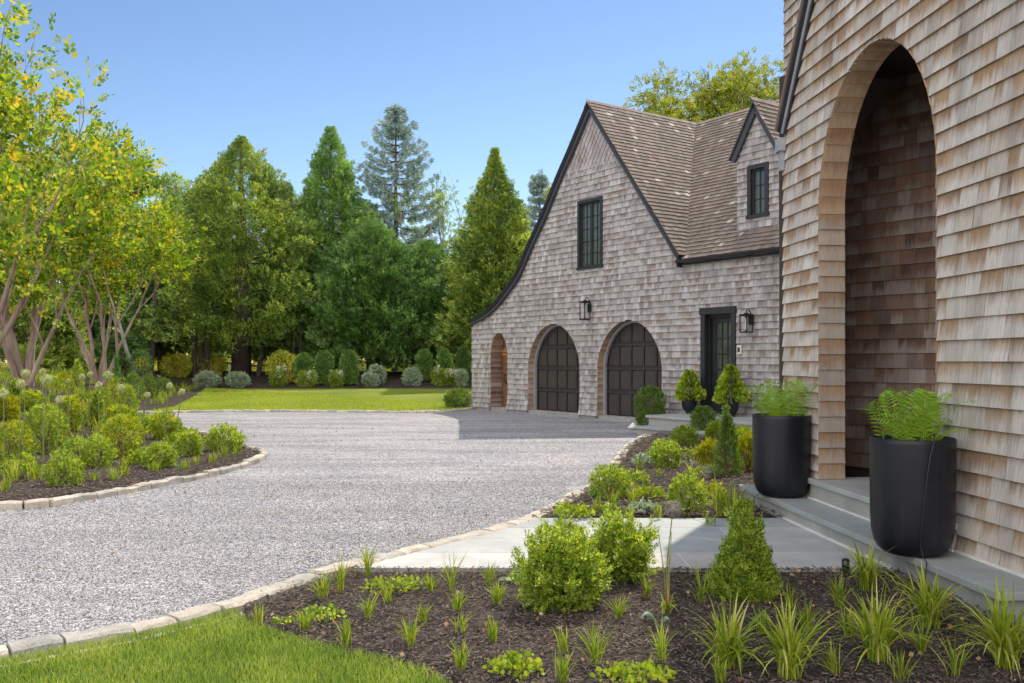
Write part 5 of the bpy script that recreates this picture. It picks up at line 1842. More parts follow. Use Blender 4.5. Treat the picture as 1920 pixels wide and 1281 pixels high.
# ---- middle bed
MG = 'shrubs in the bed between the path and the garage'
sh(1144, 948, 82, 870, 'round boxwood nearest the gravel curb in the middle bed', 'ball', 'box', None, None, 104, group=MG, lump=.2)
sh(1286, 975, 80, 884, 'round boxwood just beyond the paved path', 'ball', 'box', None, None, 105, group=MG)
sh(1250, 888, 58, 826, 'round boxwood beyond the gravel curb bend', 'ball', 'box', None, None, 106, group=MG)
sh(1284, 843, 48, 799, 'small round boxwood by the curved end of the curb', 'ball', 'box', None, None, 107, group=MG)
sh(1318, 824, 42, 762, 'dark upright boxwood in front of the landing', 'column', 'box_dark', None, None, 108, group=MG)
sh(1364, 902, 68, 780, 'tall conical boxwood beside the tall left planter', 'cone', 'box_dark', None, None, 109, group=MG)
sh(1396, 802, 56, 724, 'dark dense boxwood cone right of the entry pots', 'cone', 'box_dark', None, None, 110, group=MG, lump=.1)
sh(1402, 893, 52, 815, 'yellow spirea beside the tall left planter', 'ball', 'yellow', None, None, 111, name='spirea_shrub', group=MG)
sh(1327, 880, 50, 826, 'yellow spirea left of the tall conical boxwood', 'ball', 'yellow', None, None, 112, name='spirea_shrub', group=MG)
sh(1392, 850, 60, 800, 'yellow green spirea behind the tall conical boxwood', 'ball', 'lime', None, None, 113, name='spirea_shrub', group=MG)
sh(1345, 838, 40, 790, 'yellow green spirea beside the dark upright boxwood', 'ball', 'lime', None, None, 114, name='spirea_shrub', group=MG)
P_ = FAC.pt(9.15, 0, .75)
shrub('boxwood_shrub', 'conical boxwood between the second garage door and the landing', 'shrub', (P_[0], P_[1], 0), .72, .98, 'column', 'box_dark', 1700, .075, 115, MG)
P_ = FAC.pt(-.35, 0, .35)
shrub('juniper_shrub', 'dark spreading shrub at the left corner of the garage', 'shrub', (P_[0], P_[1], 0), .95, .72, 'ball', 'box_dark', 1500, .09, 116)

# ---- island bed on the left
LG = 'boxwoods planted in the island bed'
for k, (px, py, w, top, shp, mt, lab) in enumerate([
    (422, 856, 72, 800, 'ball', 'box', 'round boxwood nearest the rounded tip of the island bed'),
    (356, 866, 52, 810, 'ball', 'box', 'round boxwood second from the tip of the island bed'),
    (300, 889, 62, 828, 'ball', 'box', 'round boxwood in the front row before the golden upright ones'),
    (120, 925, 68, 851, 'ball', 'box', 'round boxwood closest to the front curb at the left'),
    (180, 888, 60, 820, 'ball', 'box', 'round boxwood beside the wide golden upright boxwood'),
    (146, 884, 64, 818, 'ball', 'box', 'round boxwood behind the one closest to the front curb'),
    (232, 868, 72, 778, 'column', 'box_gold', 'wide golden boxwood with orange tips behind the front row'),
    (312, 832, 60, 773, 'ball', 'box_gold', 'golden boxwood behind the second round one'),
    (284, 818, 40, 780, 'ball', 'box', 'small boxwood between the two golden ones'),
    (85, 862, 76, 758, 'column', 'box', 'tall broad boxwood behind the front curb, left of centre'),
    (130, 815, 50, 744, 'column', 'box_gold', 'golden upright boxwood behind the broad one'),
    (182, 812, 40, 734, 'cone', 'box', 'narrow pointed green boxwood among the golden ones'),
    (222, 800, 62, 758, 'ball', 'box_gold', 'golden boxwood near the lawn corner'),
    (25, 892, 70, 790, 'column', 'box_gold', 'golden yellow boxwood at the left frame edge'),
    (62, 790, 60, 732, 'ball', 'box_gold', 'golden boxwood beneath the tall crape myrtle'),
    (12, 800, 50, 738, 'ball', 'yellow', 'yellow leafed shrub at the left edge beneath the crape myrtle'),
    (32, 770, 44, 715, 'cone', 'box', 'green cone shrub under the left crape myrtle'),
]):
    sh(px, py, w, top, lab, shp, mt, None, None, 120 + k, group=LG)
# behind, around the second myrtle
for k, (px, Y, w, top, shp, mt, lab) in enumerate([
    (145, 26.5, 34, 678, 'cone', 'box', 'pointed green shrub left of the second crape myrtle'),
    (218, 30, 28, 672, 'cone', 'hemlock', 'pointed green shrub right of the second crape myrtle'),
    (251, 31.5, 36, 696, 'ball', 'box_dark', 'clipped dark ball right of the second crape myrtle'),
    (280, 33, 28, 699, 'ball', 'box_dark', 'smaller clipped dark ball beside the first'),
    (306, 34.5, 32, 706, 'ball', 'box_dark', 'low dark ball nearest the lawn edge'),
    (262, 36, 46, 655, 'column', 'hemlock', 'dark green column shrub behind the clipped balls'),
    (212, 26, 30, 706, 'ball', 'box_gold', 'golden low shrub at the foot of the second crape myrtle'),
    (120, 24, 34, 700, 'ball', 'yellow', 'yellow shrub between the two crape myrtles'),
    (98, 22, 40, 712, 'ball', 'box', 'green mound between the two crape myrtles'),
    (190, 22, 34, 725, 'ball', 'lime', 'lime green mound in front of the second crape myrtle'),
    (240, 25, 34, 722, 'ball', 'lime', 'low lime mound beside the lawn edge'),
    (160, 20.5, 44, 735, 'ball', 'lime', 'lime green mound in the middle of the island bed'),
]):
    X = (px - CX) / F * Y; Z = hgt(X, Y)
    h = max(.35, hpx(Y, top) - Z)
    ww = w / F * Y
    lf = .10
    shrub('garden_shrub', lab, 'shrub', (X, Y, Z), ww, h, shp, mt, int(min(2200, 1.6 * (ww * ww + 2 * ww * h) / (lf * lf)) + 200), lf, 140 + k, LG)

# ---- berm planting below the far conifers
FG = 'pale variegated mounds on the mulch bank'
for k, (px, Y, w, top, lab) in enumerate([
    (388, 40.4, 50, 694, 'largest pale variegated mound at the left end of the mulch bank'),
    (447, 40.5, 46, 697, 'second pale variegated mound, below the thick conifer trunk'),
    (706, 41.6, 38, 681, 'pale variegated mound farther up the bank, behind another'),
    (694, 40.6, 36, 698, 'low pale variegated mound in front of the dark hemlock'),
    (773, 41, 38, 688, 'pale variegated mound right of the dark hemlock gap'),
    (866, 41, 26, 692, 'pale variegated mound beside the garage corner')]):
    X = (px - CX) / F * Y; Z = hgt(X, Y)
    shrub('variegated_shrub', lab, 'shrub', (X, Y, Z), w / F * Y, max(.5, hpx(Y, top) - Z), 'ball', 'pale', 1300, .11, 160 + k, FG)
for k, (px, Y, w, top, lab) in enumerate([
    (522, 40.8, 30, 688, 'white flowering hydrangea left of the sunlit yellow shrubs'),
    (575, 40.5, 40, 694, 'white flowering hydrangea with most blooms, at the lawn edge'),
    (631, 40.8, 30, 694, 'white flowering hydrangea between two green columns'),
    (826, 41, 36, 687, 'white flowering hydrangea nearest the garage'),
    (852, 41.2, 28, 696, 'small white flowering hydrangea beside the garage corner')]):
    X = (px - CX) / F * Y; Z = hgt(X, Y)
    ww, hh = w / F * Y, max(.5, hpx(Y, top) - Z)
    s_ = shrub('hydrangea_shrub', lab, 'shrub', (X, Y, Z), ww, hh, 'ball', 'box', 800, .12, 170 + k, 'white hydrangeas on the mulch bank')
    r = np.random.default_rng(170 + k)
    for q in range(9 if k == 1 else 6):
        a = r.uniform(0, 6.28); rr_ = ww * .42 * r.uniform(.4, 1.1)
        c = np.array([math.cos(a) * rr_, math.sin(a) * rr_, hh * r.uniform(.5, 1.0)])
        d = r.normal(size=(60, 3)); d /= np.linalg.norm(d, axis=1, keepdims=True)
        V, Fc = inst(BROAD[0], BROAD[1], c + d * np.array([.06, .06, .13]) * r.uniform(.3, 1, 60)[:, None], basis(d), .05)
        link('bloom', np_mesh('bloom', V, Fc), M['bloom'], s_, loc=(0, 0, 0))
for k, (px, Y, w, top, mt, lab) in enumerate([
    (570, 41.6, 32, 662, 'arb', 'green column shrub behind the hydrangea with most blooms'),
    (608, 41.5, 36, 658, 'arb', 'widest green column shrub, left of a bare thicket'),
    (655, 41.4, 36, 657, 'arb', 'green column shrub at the left side of the dark hemlock gap'),
    (795, 42.4, 32, 655, 'arb', 'green column shrub right of the dark hemlock gap'),
    (833, 42, 30, 655, 'arb', 'green column shrub behind the hydrangea nearest the garage'),
    (868, 42.2, 28, 652, 'hemlock', 'dark column shrub hidden partly by the garage corner')]):
    X = (px - CX) / F * Y; Z = hgt(X, Y)
    shrub('column_shrub', lab, 'shrub', (X, Y, Z), w / F * Y, hpx(Y, top) - Z, 'column', mt, 2200, .13, 180 + k, 'clipped column shrubs below the conifers', lump=.06)
for k, (px, Y, w, top, lab) in enumerate([(535, 42, 70, 655, 'sunlit yellow shrub beneath the conifers, left of the first column shrub'), (395, 44, 60, 662, 'sunlit yellow shrub beneath the broad golden arborvitae'), (330, 43, 60, 660, 'sunlit yellow green shrub beyond the clipped balls')]):
    X = (px - CX) / F * Y; Z = hgt(X, Y)
    shrub('sunlit_shrub', lab, 'shrub', (X, Y, Z), w / F * Y, hpx(Y, top) - Z, 'ball', 'under', 1500, .13, 190 + k, 'sunlit shrubs beneath the conifers')
# extra bare stems under the conifers
for k, (px, Y, lean, hz, lab) in enumerate([(365, 43.5, -.04, 4.2, 'pair of dark bare trunks left of the thick conifer trunk'), (484, 44, .10, 3.6, 'slanting dark trunk right of the thick conifer trunk'), (549, 43.6, .0, 4, 'thin dark trunk beside the first column shrub'), (282, 42, .06, 6, 'dark trunk of an old pine behind the clipped balls')]):
    X = (px - CX) / F * Y; Z = hgt(X, Y)
    mb = MB()
    n_ = 3 if k == 0 else (2 if k == 2 else 1)
    for q in range(n_):
        o_ = q * .32
        mb.tube([(X + o_, Y, Z - .1), (X + o_ + lean * hz * .5 + .05, Y, Z + hz * .5), (X + o_ + lean * hz, Y, Z + hz)], [.14 if k != 2 else .06, .11 if k != 2 else .05, .08 if k != 2 else .04], 8)
    o = mb.build('bare_tree', M['bark_dark'])
    tag(o, lab, 'tree')
X, Y, Z = at_px(253, 38)
rr = random.Random(5); mb = MB(); tips = []
grow_tubes(mb, tips, Vector((0, 0, -.1)), Vector((0, 0, 1)), 2.6, .12, 3, rr, spread=.5, up=.25, segs=4, n=6, child=(2, 3), shrink=.6)
root = empty('bare_tree', (X, Y, Z), 'small bare pale grey tree beyond the second crape myrtle', 'tree')
link('trunk', mb.mesh('trunk', True), M['bark_grey'], root, loc=(0, 0, 0))

# ---- alliums: round seedheads on tall stems
def allium(head, foot_z_px, rpx, label, Y, mat='seed', n=170, lean=0.0, group='allium seedheads over the island bed', star=None):
    px, py = head
    X = (px - CX) / F * Y; zc = hpx(Y, py); R = rpx * .88 / F * Y
    fx = X - lean
    zf = hgt(fx, Y) + .02
    root = empty('allium', (fx, Y, zf), label, 'flower', group)
    r = np.random.default_rng(int(px * 3 + py))
    d = r.normal(size=(n, 3)); d /= np.linalg.norm(d, axis=1, keepdims=True)
    c = np.array([X - fx, 0, zc - zf])
    star = star or R * .34
    ST = spray_t(5, .10, 3.6)
    V, Fc = inst(ST[0], ST[1], c + d * R * r.uniform(.72, 1.0, n)[:, None], basis(np.cross(d, r.normal(size=(n, 3))), d), star)
    link('seedhead', np_mesh('seedhead', V, Fc), M[mat], root, loc=(0, 0, 0))
    mb = MB()
    for q in range(n // 3):
        mb.tube([c, c + d[q] * R * .85], .0012 * max(1, Y / 6), 3, cap=False)
    link('rays', mb.mesh('rays'), M['seed' if mat == 'seed' else 'purple2'], root, loc=(0, 0, 0))
    mb = MB()
    t = .0042 * max(1, Y / 7)
    mb.tube([(0, 0, -.02), (c[0] * .3, .01, c[2] * .5), tuple(c)], [t * 1.3, t, t * .8], 6, cap=False)
    link('stem', mb.mesh('stem', True), M['stem'], root, loc=(0, 0, 0))
    return root
for (h, Y, rp, lab, ln) in [
    ((341, 735), 16.2, 8, 'allium seedhead farthest right, rising over the gravel', .12),
    ((318, 724), 16.6, 8, 'allium seedhead second from the right, against the lawn', .10),
    ((276, 741), 15.5, 8, 'allium seedhead low against the lawn corner', .15),
    ((227, 728), 15.8, 10, 'allium seedhead left of the lawn corner', 0),
    ((185, 723), 15.2, 9, 'allium seedhead beside the narrow pointed boxwood', 0),
    ((201, 704), 16.5, 10, 'allium seedhead in front of the second crape myrtle base', .06),
    ((169, 702), 17, 7, 'small allium seedhead left of the second crape myrtle base', .05),
    ((128, 715), 16.5, 6, 'smallest allium seedhead between the crape myrtles', 0),
    ((87, 712), 11.3, 13, 'largest allium seedhead, centre of the left group', .05),
    ((80, 697), 13, 8, 'allium seedhead just above the largest one', 0),
    ((48, 701), 12.2, 11, 'allium seedhead against the crape myrtle stems', .04),
    ((39, 720), 11.6, 11, 'allium seedhead low against the crape myrtle stems', .03),
    ((7, 738), 11.0, 12, 'allium seedhead at the left frame edge', 0),
    ((112, 750), 12.0, 10, 'allium seedhead lowest among the golden boxwoods', .05),
    ((153, 708), 16, 8, 'allium seedhead beside the pointed green shrub', 0)]:
    allium(h, 0, rp, lab, Y, lean=ln)
allium((1262, 955), 0, 21, 'fading purple allium globe standing above the path', 5.75, 'purple2', 260, .05, None, star=.016)
allium((1302, 871), 0, 8, 'small purple allium in the middle bed', 10.6, 'purple', 160, 0, None)

# ---- grass clumps in the foreground bed
def cl(px, py, hpx_, wpx, label, n=110, mat='hakone', width=.0068, droop=.72, seed=1, name='ornamental_grass', group='bright grass clumps in the foreground bed', zb=.05):
    X, Y = G(px, py, zb)
    H = hpx_ / F * Y * 1.42
    S = wpx / 2 / F * Y * 1.35
    return tuft(name, label, 'ornamental grass', (X, Y, zb), H, S, n, width, droop, mat, seed, group, bs=.022)
cl(1362, 1252, 105, 150, 'bright grass clump below the conical boxwood', 125, seed=201)
cl(1482, 1272, 120, 160, 'bright grass clump bottom centre right, next to the frame foot', 135, seed=202)
cl(1644, 1240, 120, 170, 'broad pale grass clump in the middle of the right foreground', 150, seed=203)
cl(1742, 1178, 95, 150, 'bright grass clump with reddish base against the step riser', 125, seed=204)
cl(1885, 1250, 125, 190, 'large grass clump at the lower right corner', 160, seed=205)
cl(1624, 1108, 82, 110, 'grass clump beside the small path light', 95, seed=206)
MGG = 'grasses in the middle bed'
cl(1352, 968, 58, 80, 'arching pale grass clump beside the stone step end', 80, seed=207, group=MGG)
cl(1302, 902, 38, 80, 'arching golden grass behind the round boxwood by the path', 70, seed=208, group=MGG)
cl(1375, 975, 62, 60, 'upright green grass by the corner of the front step', 70, 'grass', seed=209, group=MGG)
cl(1405, 830, 25, 60, 'blue green grass between planter and dark cone', 60, 'grass', seed=210, group=MGG)
cl(1222, 860, 22, 44, 'pale grass beside the curb bend', 50, seed=211, group=MGG)
cl(1208, 790, 18, 22, 'small green sprig at the corner of the landing', 40, 'grass', seed=212, group=MGG, droop=.2)
# small tufts: each where the photograph has one
TG = 'small grass tufts in the foreground mulch'
tufts = [
 (485, 1170, 30, 'small tuft against the curb where lawn and mulch meet'),
 (572, 1180, 34, 'upright tuft near the lawn edge, beside leafy perennial'),
 (648, 1212, 44, 'tuft standing alone near the lawn edge'),
 (605, 1122, 40, 'tuft just inside the curb left of the path corner'),
 (638, 1110, 60, 'tall thin tuft beside the curb'),
 (690, 1160, 38, 'tuft in the middle of the left mulch'),
 (690, 1080, 52, 'tall tuft at the left corner of the path'),
 (728, 1130, 30, 'tuft below the yellow leaved perennial'),
 (770, 1212, 42, 'tuft right of the lone one near the lawn'),
 (793, 1168, 36, 'tuft with side blades, mid mulch'),
 (808, 1110, 28, 'little tuft near the path front edge'),
 (847, 1110, 62, 'tallest tuft in front of the path edge'),
 (858, 1145, 30, 'tuft just below the tallest one'),
 (866, 1252, 44, 'wiry tuft near the bottom of the mulch'),
 (865, 1185, 34, 'wiry tuft in the centre of the mulch'),
 (915, 1096, 30, 'tuft near the path right of the tallest one'),
 (925, 1205, 38, 'tuft left of the loose boxwood foot'),
 (930, 1135, 40, 'leaning tuft left of the loose boxwood'),
 (1058, 1225, 44, 'tuft below the loose boxwood'),
 (1115, 1245, 62, 'wispy tuft below right of the loose boxwood'),
 (1055, 1278, 44, 'tuft at the bottom frame edge, centre'),
 (1240, 1240, 62, 'yellow green tuft below the broad blue leaf'),
 (1160, 1160, 34, 'tuft right of the loose boxwood foot'),
 (1212, 1120, 36, 'tuft behind the tall allium stalks'),
 (1315, 1130, 52, 'slim tuft left of the conical boxwood'),
 (1480, 1140, 44, 'slim tuft right of the conical boxwood'),
 (1510, 1180, 44, 'thin tuft between the bright clumps'),
 (1575, 1140, 50, 'tuft below the small path light'),
 (1560, 1262, 46, 'tuft between the bottom clumps'),
 (1728, 1225, 48, 'green tuft below the reddish based clump'),
 (1350, 1281, 40, 'green tuft at the bottom edge below the bright clump'),
 (1790, 1270, 60, 'green tuft near the lower right corner clump'),
 (1690, 1278, 50, 'green tuft at the bottom edge, right side'),
 (1430, 1190, 36, 'tuft below the conical boxwood'),
 (1590, 1195, 44, 'tuft left of the broad pale clump'),
]
for k, (px, py, h, lab) in enumerate(tufts):
    X, Y = G(px, py, .05)
    s = h / F * Y
    q = [1.0, 1.35, .8, 1.15, .7, 1.25, .95][k % 7]
    tuft('grass_tuft', lab, 'grass tuft', (X, Y, .045), s * (1.2 + .25 * q), s * .85 * q, int((22 + (k * 7) % 24) * (.7 + .5 * q)), .0034, .25 + .2 * ((k * 3) % 4) / 3, 'grass', 300 + k, TG, bs=.012)
TM = 'small grass tufts in the middle bed'
for k, (px, py, h, lab) in enumerate([
 (1122, 962, 34, 'tuft below the round boxwood nearest the curb'), (1150, 955, 38, 'upright tuft right of the boxwood nearest the curb'),
 (1090, 965, 24, 'tuft by the curb left of the boxwood'), (1185, 950, 40, 'tuft behind the path, left of the allium globe'),
 (1180, 975, 26, 'tuft at the far edge of the path'), (1235, 972, 32, 'tuft left of the round boxwood beyond the path'),
 (1210, 910, 26, 'tuft in the middle of the middle bed'), (1236, 895, 18, 'tuft below the boxwood beyond the curb bend'),
 (1198, 930, 26, 'yellowish tuft left of centre in the middle bed'), (1268, 850, 14, 'tuft between the two small round boxwoods'),
 (1200, 880, 22, 'pale tuft inside the curb'), (1062, 962, 22, 'tuft at the curb near the path corner'), (1330, 985, 26, 'tuft at the path edge by the steps')]):
    X, Y = G(px, py, .06)
    s = h / F * Y
    tuft('grass_tuft', lab, 'grass tuft', (X, Y, .06), s * 1.15, s * .7, 30, .0045, .3, 'grass', 350 + k, TM, bs=.02)
TL = 'small grass tufts in the island bed'
for k, (px, py, h, lab) in enumerate([
 (293, 895, 26, 'tuft in front of the front row boxwood'), (346, 890, 22, 'tuft below the second boxwood from the tip'), (368, 880, 18, 'small tuft between the two tip boxwoods'),
 (398, 877, 22, 'tuft in front of the tip boxwood'), (422, 868, 26, 'tuft at the foot of the tip boxwood'), (443, 862, 20, 'tuft nearest the island tip'),
 (236, 903, 24, 'tuft in front of the golden boxwood'), (212, 910, 26, 'pale tuft left of the golden boxwood front'), (176, 912, 22, 'tuft right of the boxwood closest to the curb'),
 (232, 890, 26, 'second tuft by the golden boxwood foot'), (25, 915, 50, 'broad bladed tuft at the left frame edge'), (65, 912, 44, 'upright yellow tuft beside the curb at left'),
 (8, 935, 40, 'tuft at the left edge above the curb'), (330, 862, 24, 'tuft behind the second boxwood')]):
    X, Y, Z = hit(px, py)
    s = h / F * Y
    tuft('grass_tuft', lab, 'grass tuft', (X, Y, Z + .05), s * 1.2, s * .7, 34, .006, .3, 'hakone' if k in (7, 10, 11) else 'grass', 370 + k, TL, bs=.03)

# low meadow of mixed ground cover in the rear of the island bed (nobody could count it)
polyL = [(-6.8, 16.5), (-7.8, 20.5), (-9.8, 24), (-11.9, 27.2), (-11.6, 30), (-12.7, 35), (-13.9, 40), (-26, 40), (-24, 26), (-17, 14), (-9, 12)]
g = scatter_in(polyL, 1500)
VV, FF, off = [], [], 0
for k in range(0, 1500):
    x, y = g[k]
    V, Fc = blades(9, .26 + .12 * random.random(), .16, .012, .35, 900 + k, seg=3, base=.05)
    VV.append(V + np.array([x, y, hgt(x, y) + .05])); FF.append(Fc + off); off += len(V)
tag(link('ground_cover', np_mesh('ground_cover', np.concatenate(VV), np.concatenate(FF)), M['grass']), 'yellow green grassy ground cover behind the island boxwoods', None, None, 'stuff')

# ---- leafy perennials
def perennial(px, py, wpx, hpx_, label, mat='lime', n=70, leaf=.05, seed=1, zb=.05, name='leafy_perennial', group='low leafy perennials in the foreground bed', cat='plant'):
    X, Y = G(px, py, zb)
    R = wpx / 2 / F * Y; H = hpx_ / F * Y
    r = np.random.default_rng(seed)
    a = r.uniform(0, 6.28, n); q = r.uniform(0, 1, n) ** .5
    P = np.column_stack([np.cos(a) * q * R, np.sin(a) * q * R * .8, H * (1 - .6 * q ** 2) * r.uniform(.5, 1, n)])
    ax = np.column_stack([np.cos(a), np.sin(a), r.normal(size=n) * .3])
    B = basis(ax, np.column_stack([-np.sin(a), np.cos(a), np.zeros(n)]) + r.normal(size=(n, 3)) * .25)
    RL = ([(0, 0, 0), (.34, .2, .06), (.46, .55, .08), (.22, .92, 0), (0, 1, -.05), (-.22, .92, 0), (-.46, .55, .08), (-.34, .2, .06)], [(0, 1, 2, 3, 4, 5, 6, 7)])
    leaf *= .62
    k3 = 3
    P = np.repeat(P, k3, 0) + r.normal(size=(n * k3, 3)) * np.array([.18 * R, .18 * R, H * .16]); P[:, 2] = np.abs(P[:, 2]) + .004; B = basis(np.repeat(ax, k3, 0) + r.normal(size=(n * k3, 3)) * .8, r.normal(size=(n * k3, 3)) * .5 + np.column_stack([-np.sin(np.repeat(a, k3)), np.cos(np.repeat(a, k3)), np.zeros(n * k3)]))
    V, Fc = inst(RL[0], RL[1], P, B, leaf * r.uniform(.5, 1.3, n * k3))
    root = empty(name, (X, Y, zb), label, cat, group)
    link('leaves', np_mesh('leaves', V, Fc), M[mat], root, loc=(0, 0, 0))
    mb = MB()
    for k in range(0, n, 3): mb.tube([(0, 0, -.01), tuple(P[k] * .6), tuple(P[k])], .0015, 3, cap=False)
    link('stems', mb.mesh('stems'), M['stem'], root, loc=(0, 0, 0))
    return root
perennial(600, 1160, 74, 20, 'round leaved perennial near the lawn edge', 'box', 60, .036, 401)
perennial(738, 1108, 90, 26, 'round leaved perennial with yellow leaves by the path corner', 'lime', 80, .040, 402)
perennial(968, 1262, 90, 34, 'low pale green perennial at the bottom centre', 'lime', 80, .042, 403)
perennial(1190, 1276, 120, 26, 'yellowed perennial sprawling at the bottom edge', 'lime', 90, .042, 404)
perennial(965, 1092, 40, 14, 'small pale perennial beside the path front edge', 'pale', 36, .036, 405)
perennial(530, 1170, 40, 12, 'flat small perennial beside the curb', 'box', 30, .032, 406)
# broad blue green leaf and cut allium stalks
X, Y = G(1238, 1180, .05)
root = empty('broad_leaf_plant', (X, Y, .05), 'two broad blue green leaves at the foot of the allium stalks', 'plant')
for (dx, dz, L, w) in [(-.12, .085, .15, .030), (.055, .06, .10, .028)]:
    mb = MB()
    n_ = 8
    for i in range(n_ + 1):
        t = i / n_
        c = Vector((dx * t, -.03 * t, dz * math.sin(t * 2.3) / .95))
        ww = w * math.sin(math.pi * min(1, .12 + t * .88)) ** .6 * (1 if i < n_ else .05)
        mb.v += [(c.x, c.y - ww, c.z + ww * .5), (c.x, c.y, c.z - .002), (c.x, c.y + ww, c.z + ww * .5)]
    for i in range(n_):
        b0 = i * 3
        mb.f += [(b0, b0 + 1, b0 + 4, b0 + 3), (b0 + 1, b0 + 2, b0 + 5, b0 + 4)]
    link('leaf', mb.mesh('leaf', True), M['bluegreen'], root, loc=(0, 0, 0))
X, Y = G(1252, 1152, .05)
root = empty('allium_stalks', (X, Y, .05), 'bare upright allium stalks with a reddish base before the path', 'plant')
for k, (dx, h, r_, mt) in enumerate([(-.055, .50, .0035, 'stem'), (.012, .46, .0035, 'stem'), (.006, .24, .007, 'rust'), (.024, .50, .0035, 'stem')]):
    mb = MB(); mb.tube([(.004 * k, 0, -.02), (dx * .4, 0, h * .5), (dx, .01, h)], [r_ * 1.3, r_, r_ * .8], 6)
    link('stalk', mb.mesh('stalk', True), M[mt], root, loc=(0, 0, 0))
V, Fc = blades(16, .22, .13, .009, .8, 411, base=.012)
link('leaves', np_mesh('leaves', V, Fc), M['hakone'], root, loc=(0, 0, 0))

# ---- turf blades of the near lawn
g = scatter_in([p for p in near_lawn_poly if p[1] > 1], 200000)
g = g[(g[:, 1] > 4.0) & (g[:, 1] < 6.2)]
g = g[:70000]
n = len(g)
r = rng
H = r.uniform(.022, .05, n)
th = r.uniform(0, 6.28, n)
ln = r.uniform(.2, .9, n) * H
t = np.array([0, .55, 1.0])
cen = np.stack([g[:, :1] + np.cos(th)[:, None] * ln[:, None] * t ** 1.6, g[:, 1:] + np.sin(th)[:, None] * ln[:, None] * t ** 1.6, .045 + H[:, None] * (t - .15 * t ** 2)[None]], 2)
wd = np.array([1, .8, .08]) * .0018
sd = np.stack([-np.sin(th), np.cos(th), np.zeros(n)], 1)
A = cen - sd[:, None] * wd[None, :, None]; Bb = cen + sd[:, None] * wd[None, :, None]
V = np.stack([A, Bb], 2).reshape(-1, 3)
f = np.array([(0, 1, 3, 2), (2, 3, 5, 4)])
Fc = (f[None] + (np.arange(n) * 6)[:, None, None]).reshape(-1, 4)
tag(link('turf_grass', np_mesh('turf_grass', V, Fc), M['turf']), 'short green turf of the foreground lawn corner', None, None, 'stuff')
# far lawn nap
g = scatter_in([p for p in lawn_poly if p[0] < 3], 45000)
n = len(g)
z = np.array([hgt(x, y) for x, y in g])
th = r.uniform(0, 6.28, n); H = r.uniform(.03, .065, n)
sd = np.stack([np.cos(th), np.sin(th), np.zeros(n)], 1) * .010
top = np.column_stack([g[:, 0] + r.normal(size=n) * .02, g[:, 1] + r.normal(size=n) * .02, z + H])
bs = np.column_stack([g, z])
V = np.stack([bs - sd, bs + sd, top + sd * .2, top - sd * .2], 1).reshape(-1, 3)
tag(link('turf_grass', np_mesh('turf_grass', V, (np.arange(n) * 4)[:, None] + np.arange(4)[None]), leaf_mat('far_turf_blades', [(.13, .18, .02), (.22, .27, .03), (.32, .34, .05)], .3, (1.1, 1.1, .4), nscale=.4)), 'sunlit nap of the far lawn', None, None, 'stuff')

# ================================================================== PLANTERS
PROF = [(.17, 0), (.205, .012), (.24, .045), (.266, .10), (.279, .17), (.285, .28), (.288, .55), (.290, .80), (.290, .83), (.283, .835), (.276, .83), (.272, .76)]
def planter(c, label, s=1.0, group=None, prof=PROF, mat='planter'):
    root = empty('planter', c, label, 'planter', group)
    mb = MB(); mb.lathe([(a * s, b * s) for a, b in prof], (0, 0, 0), 64)
    # drop the bottom-of-opening cap below the soil
    link('pot', mb.mesh('pot', True), M[mat], root, loc=(0, 0, 0))
    mb = MB()
    rs = prof[-1][0] * s
    zs = prof[-1][1] * s
    mb.lathe([(rs * .99, zs + .0), (rs * .5, zs + .02), (.01, zs + .025)], (0, 0, 0), 32)
    link('soil', mb.mesh('soil', True), M['soil'], root, loc=(0, 0, 0))
    return root
PA = FRT.pt(0, 0, 0)
pl1 = (2.768, 9.26, .21); pl2 = (2.895, 6.52, .21)
planter(pl1, 'tall matt black planter at the far side of the arch, on the step', 1.0, 'pair of tall black planters flanking the arch')
planter(pl2, 'tall matt black planter near the camera, with a thin tube down its front', 1.0, 'pair of tall black planters flanking the arch')
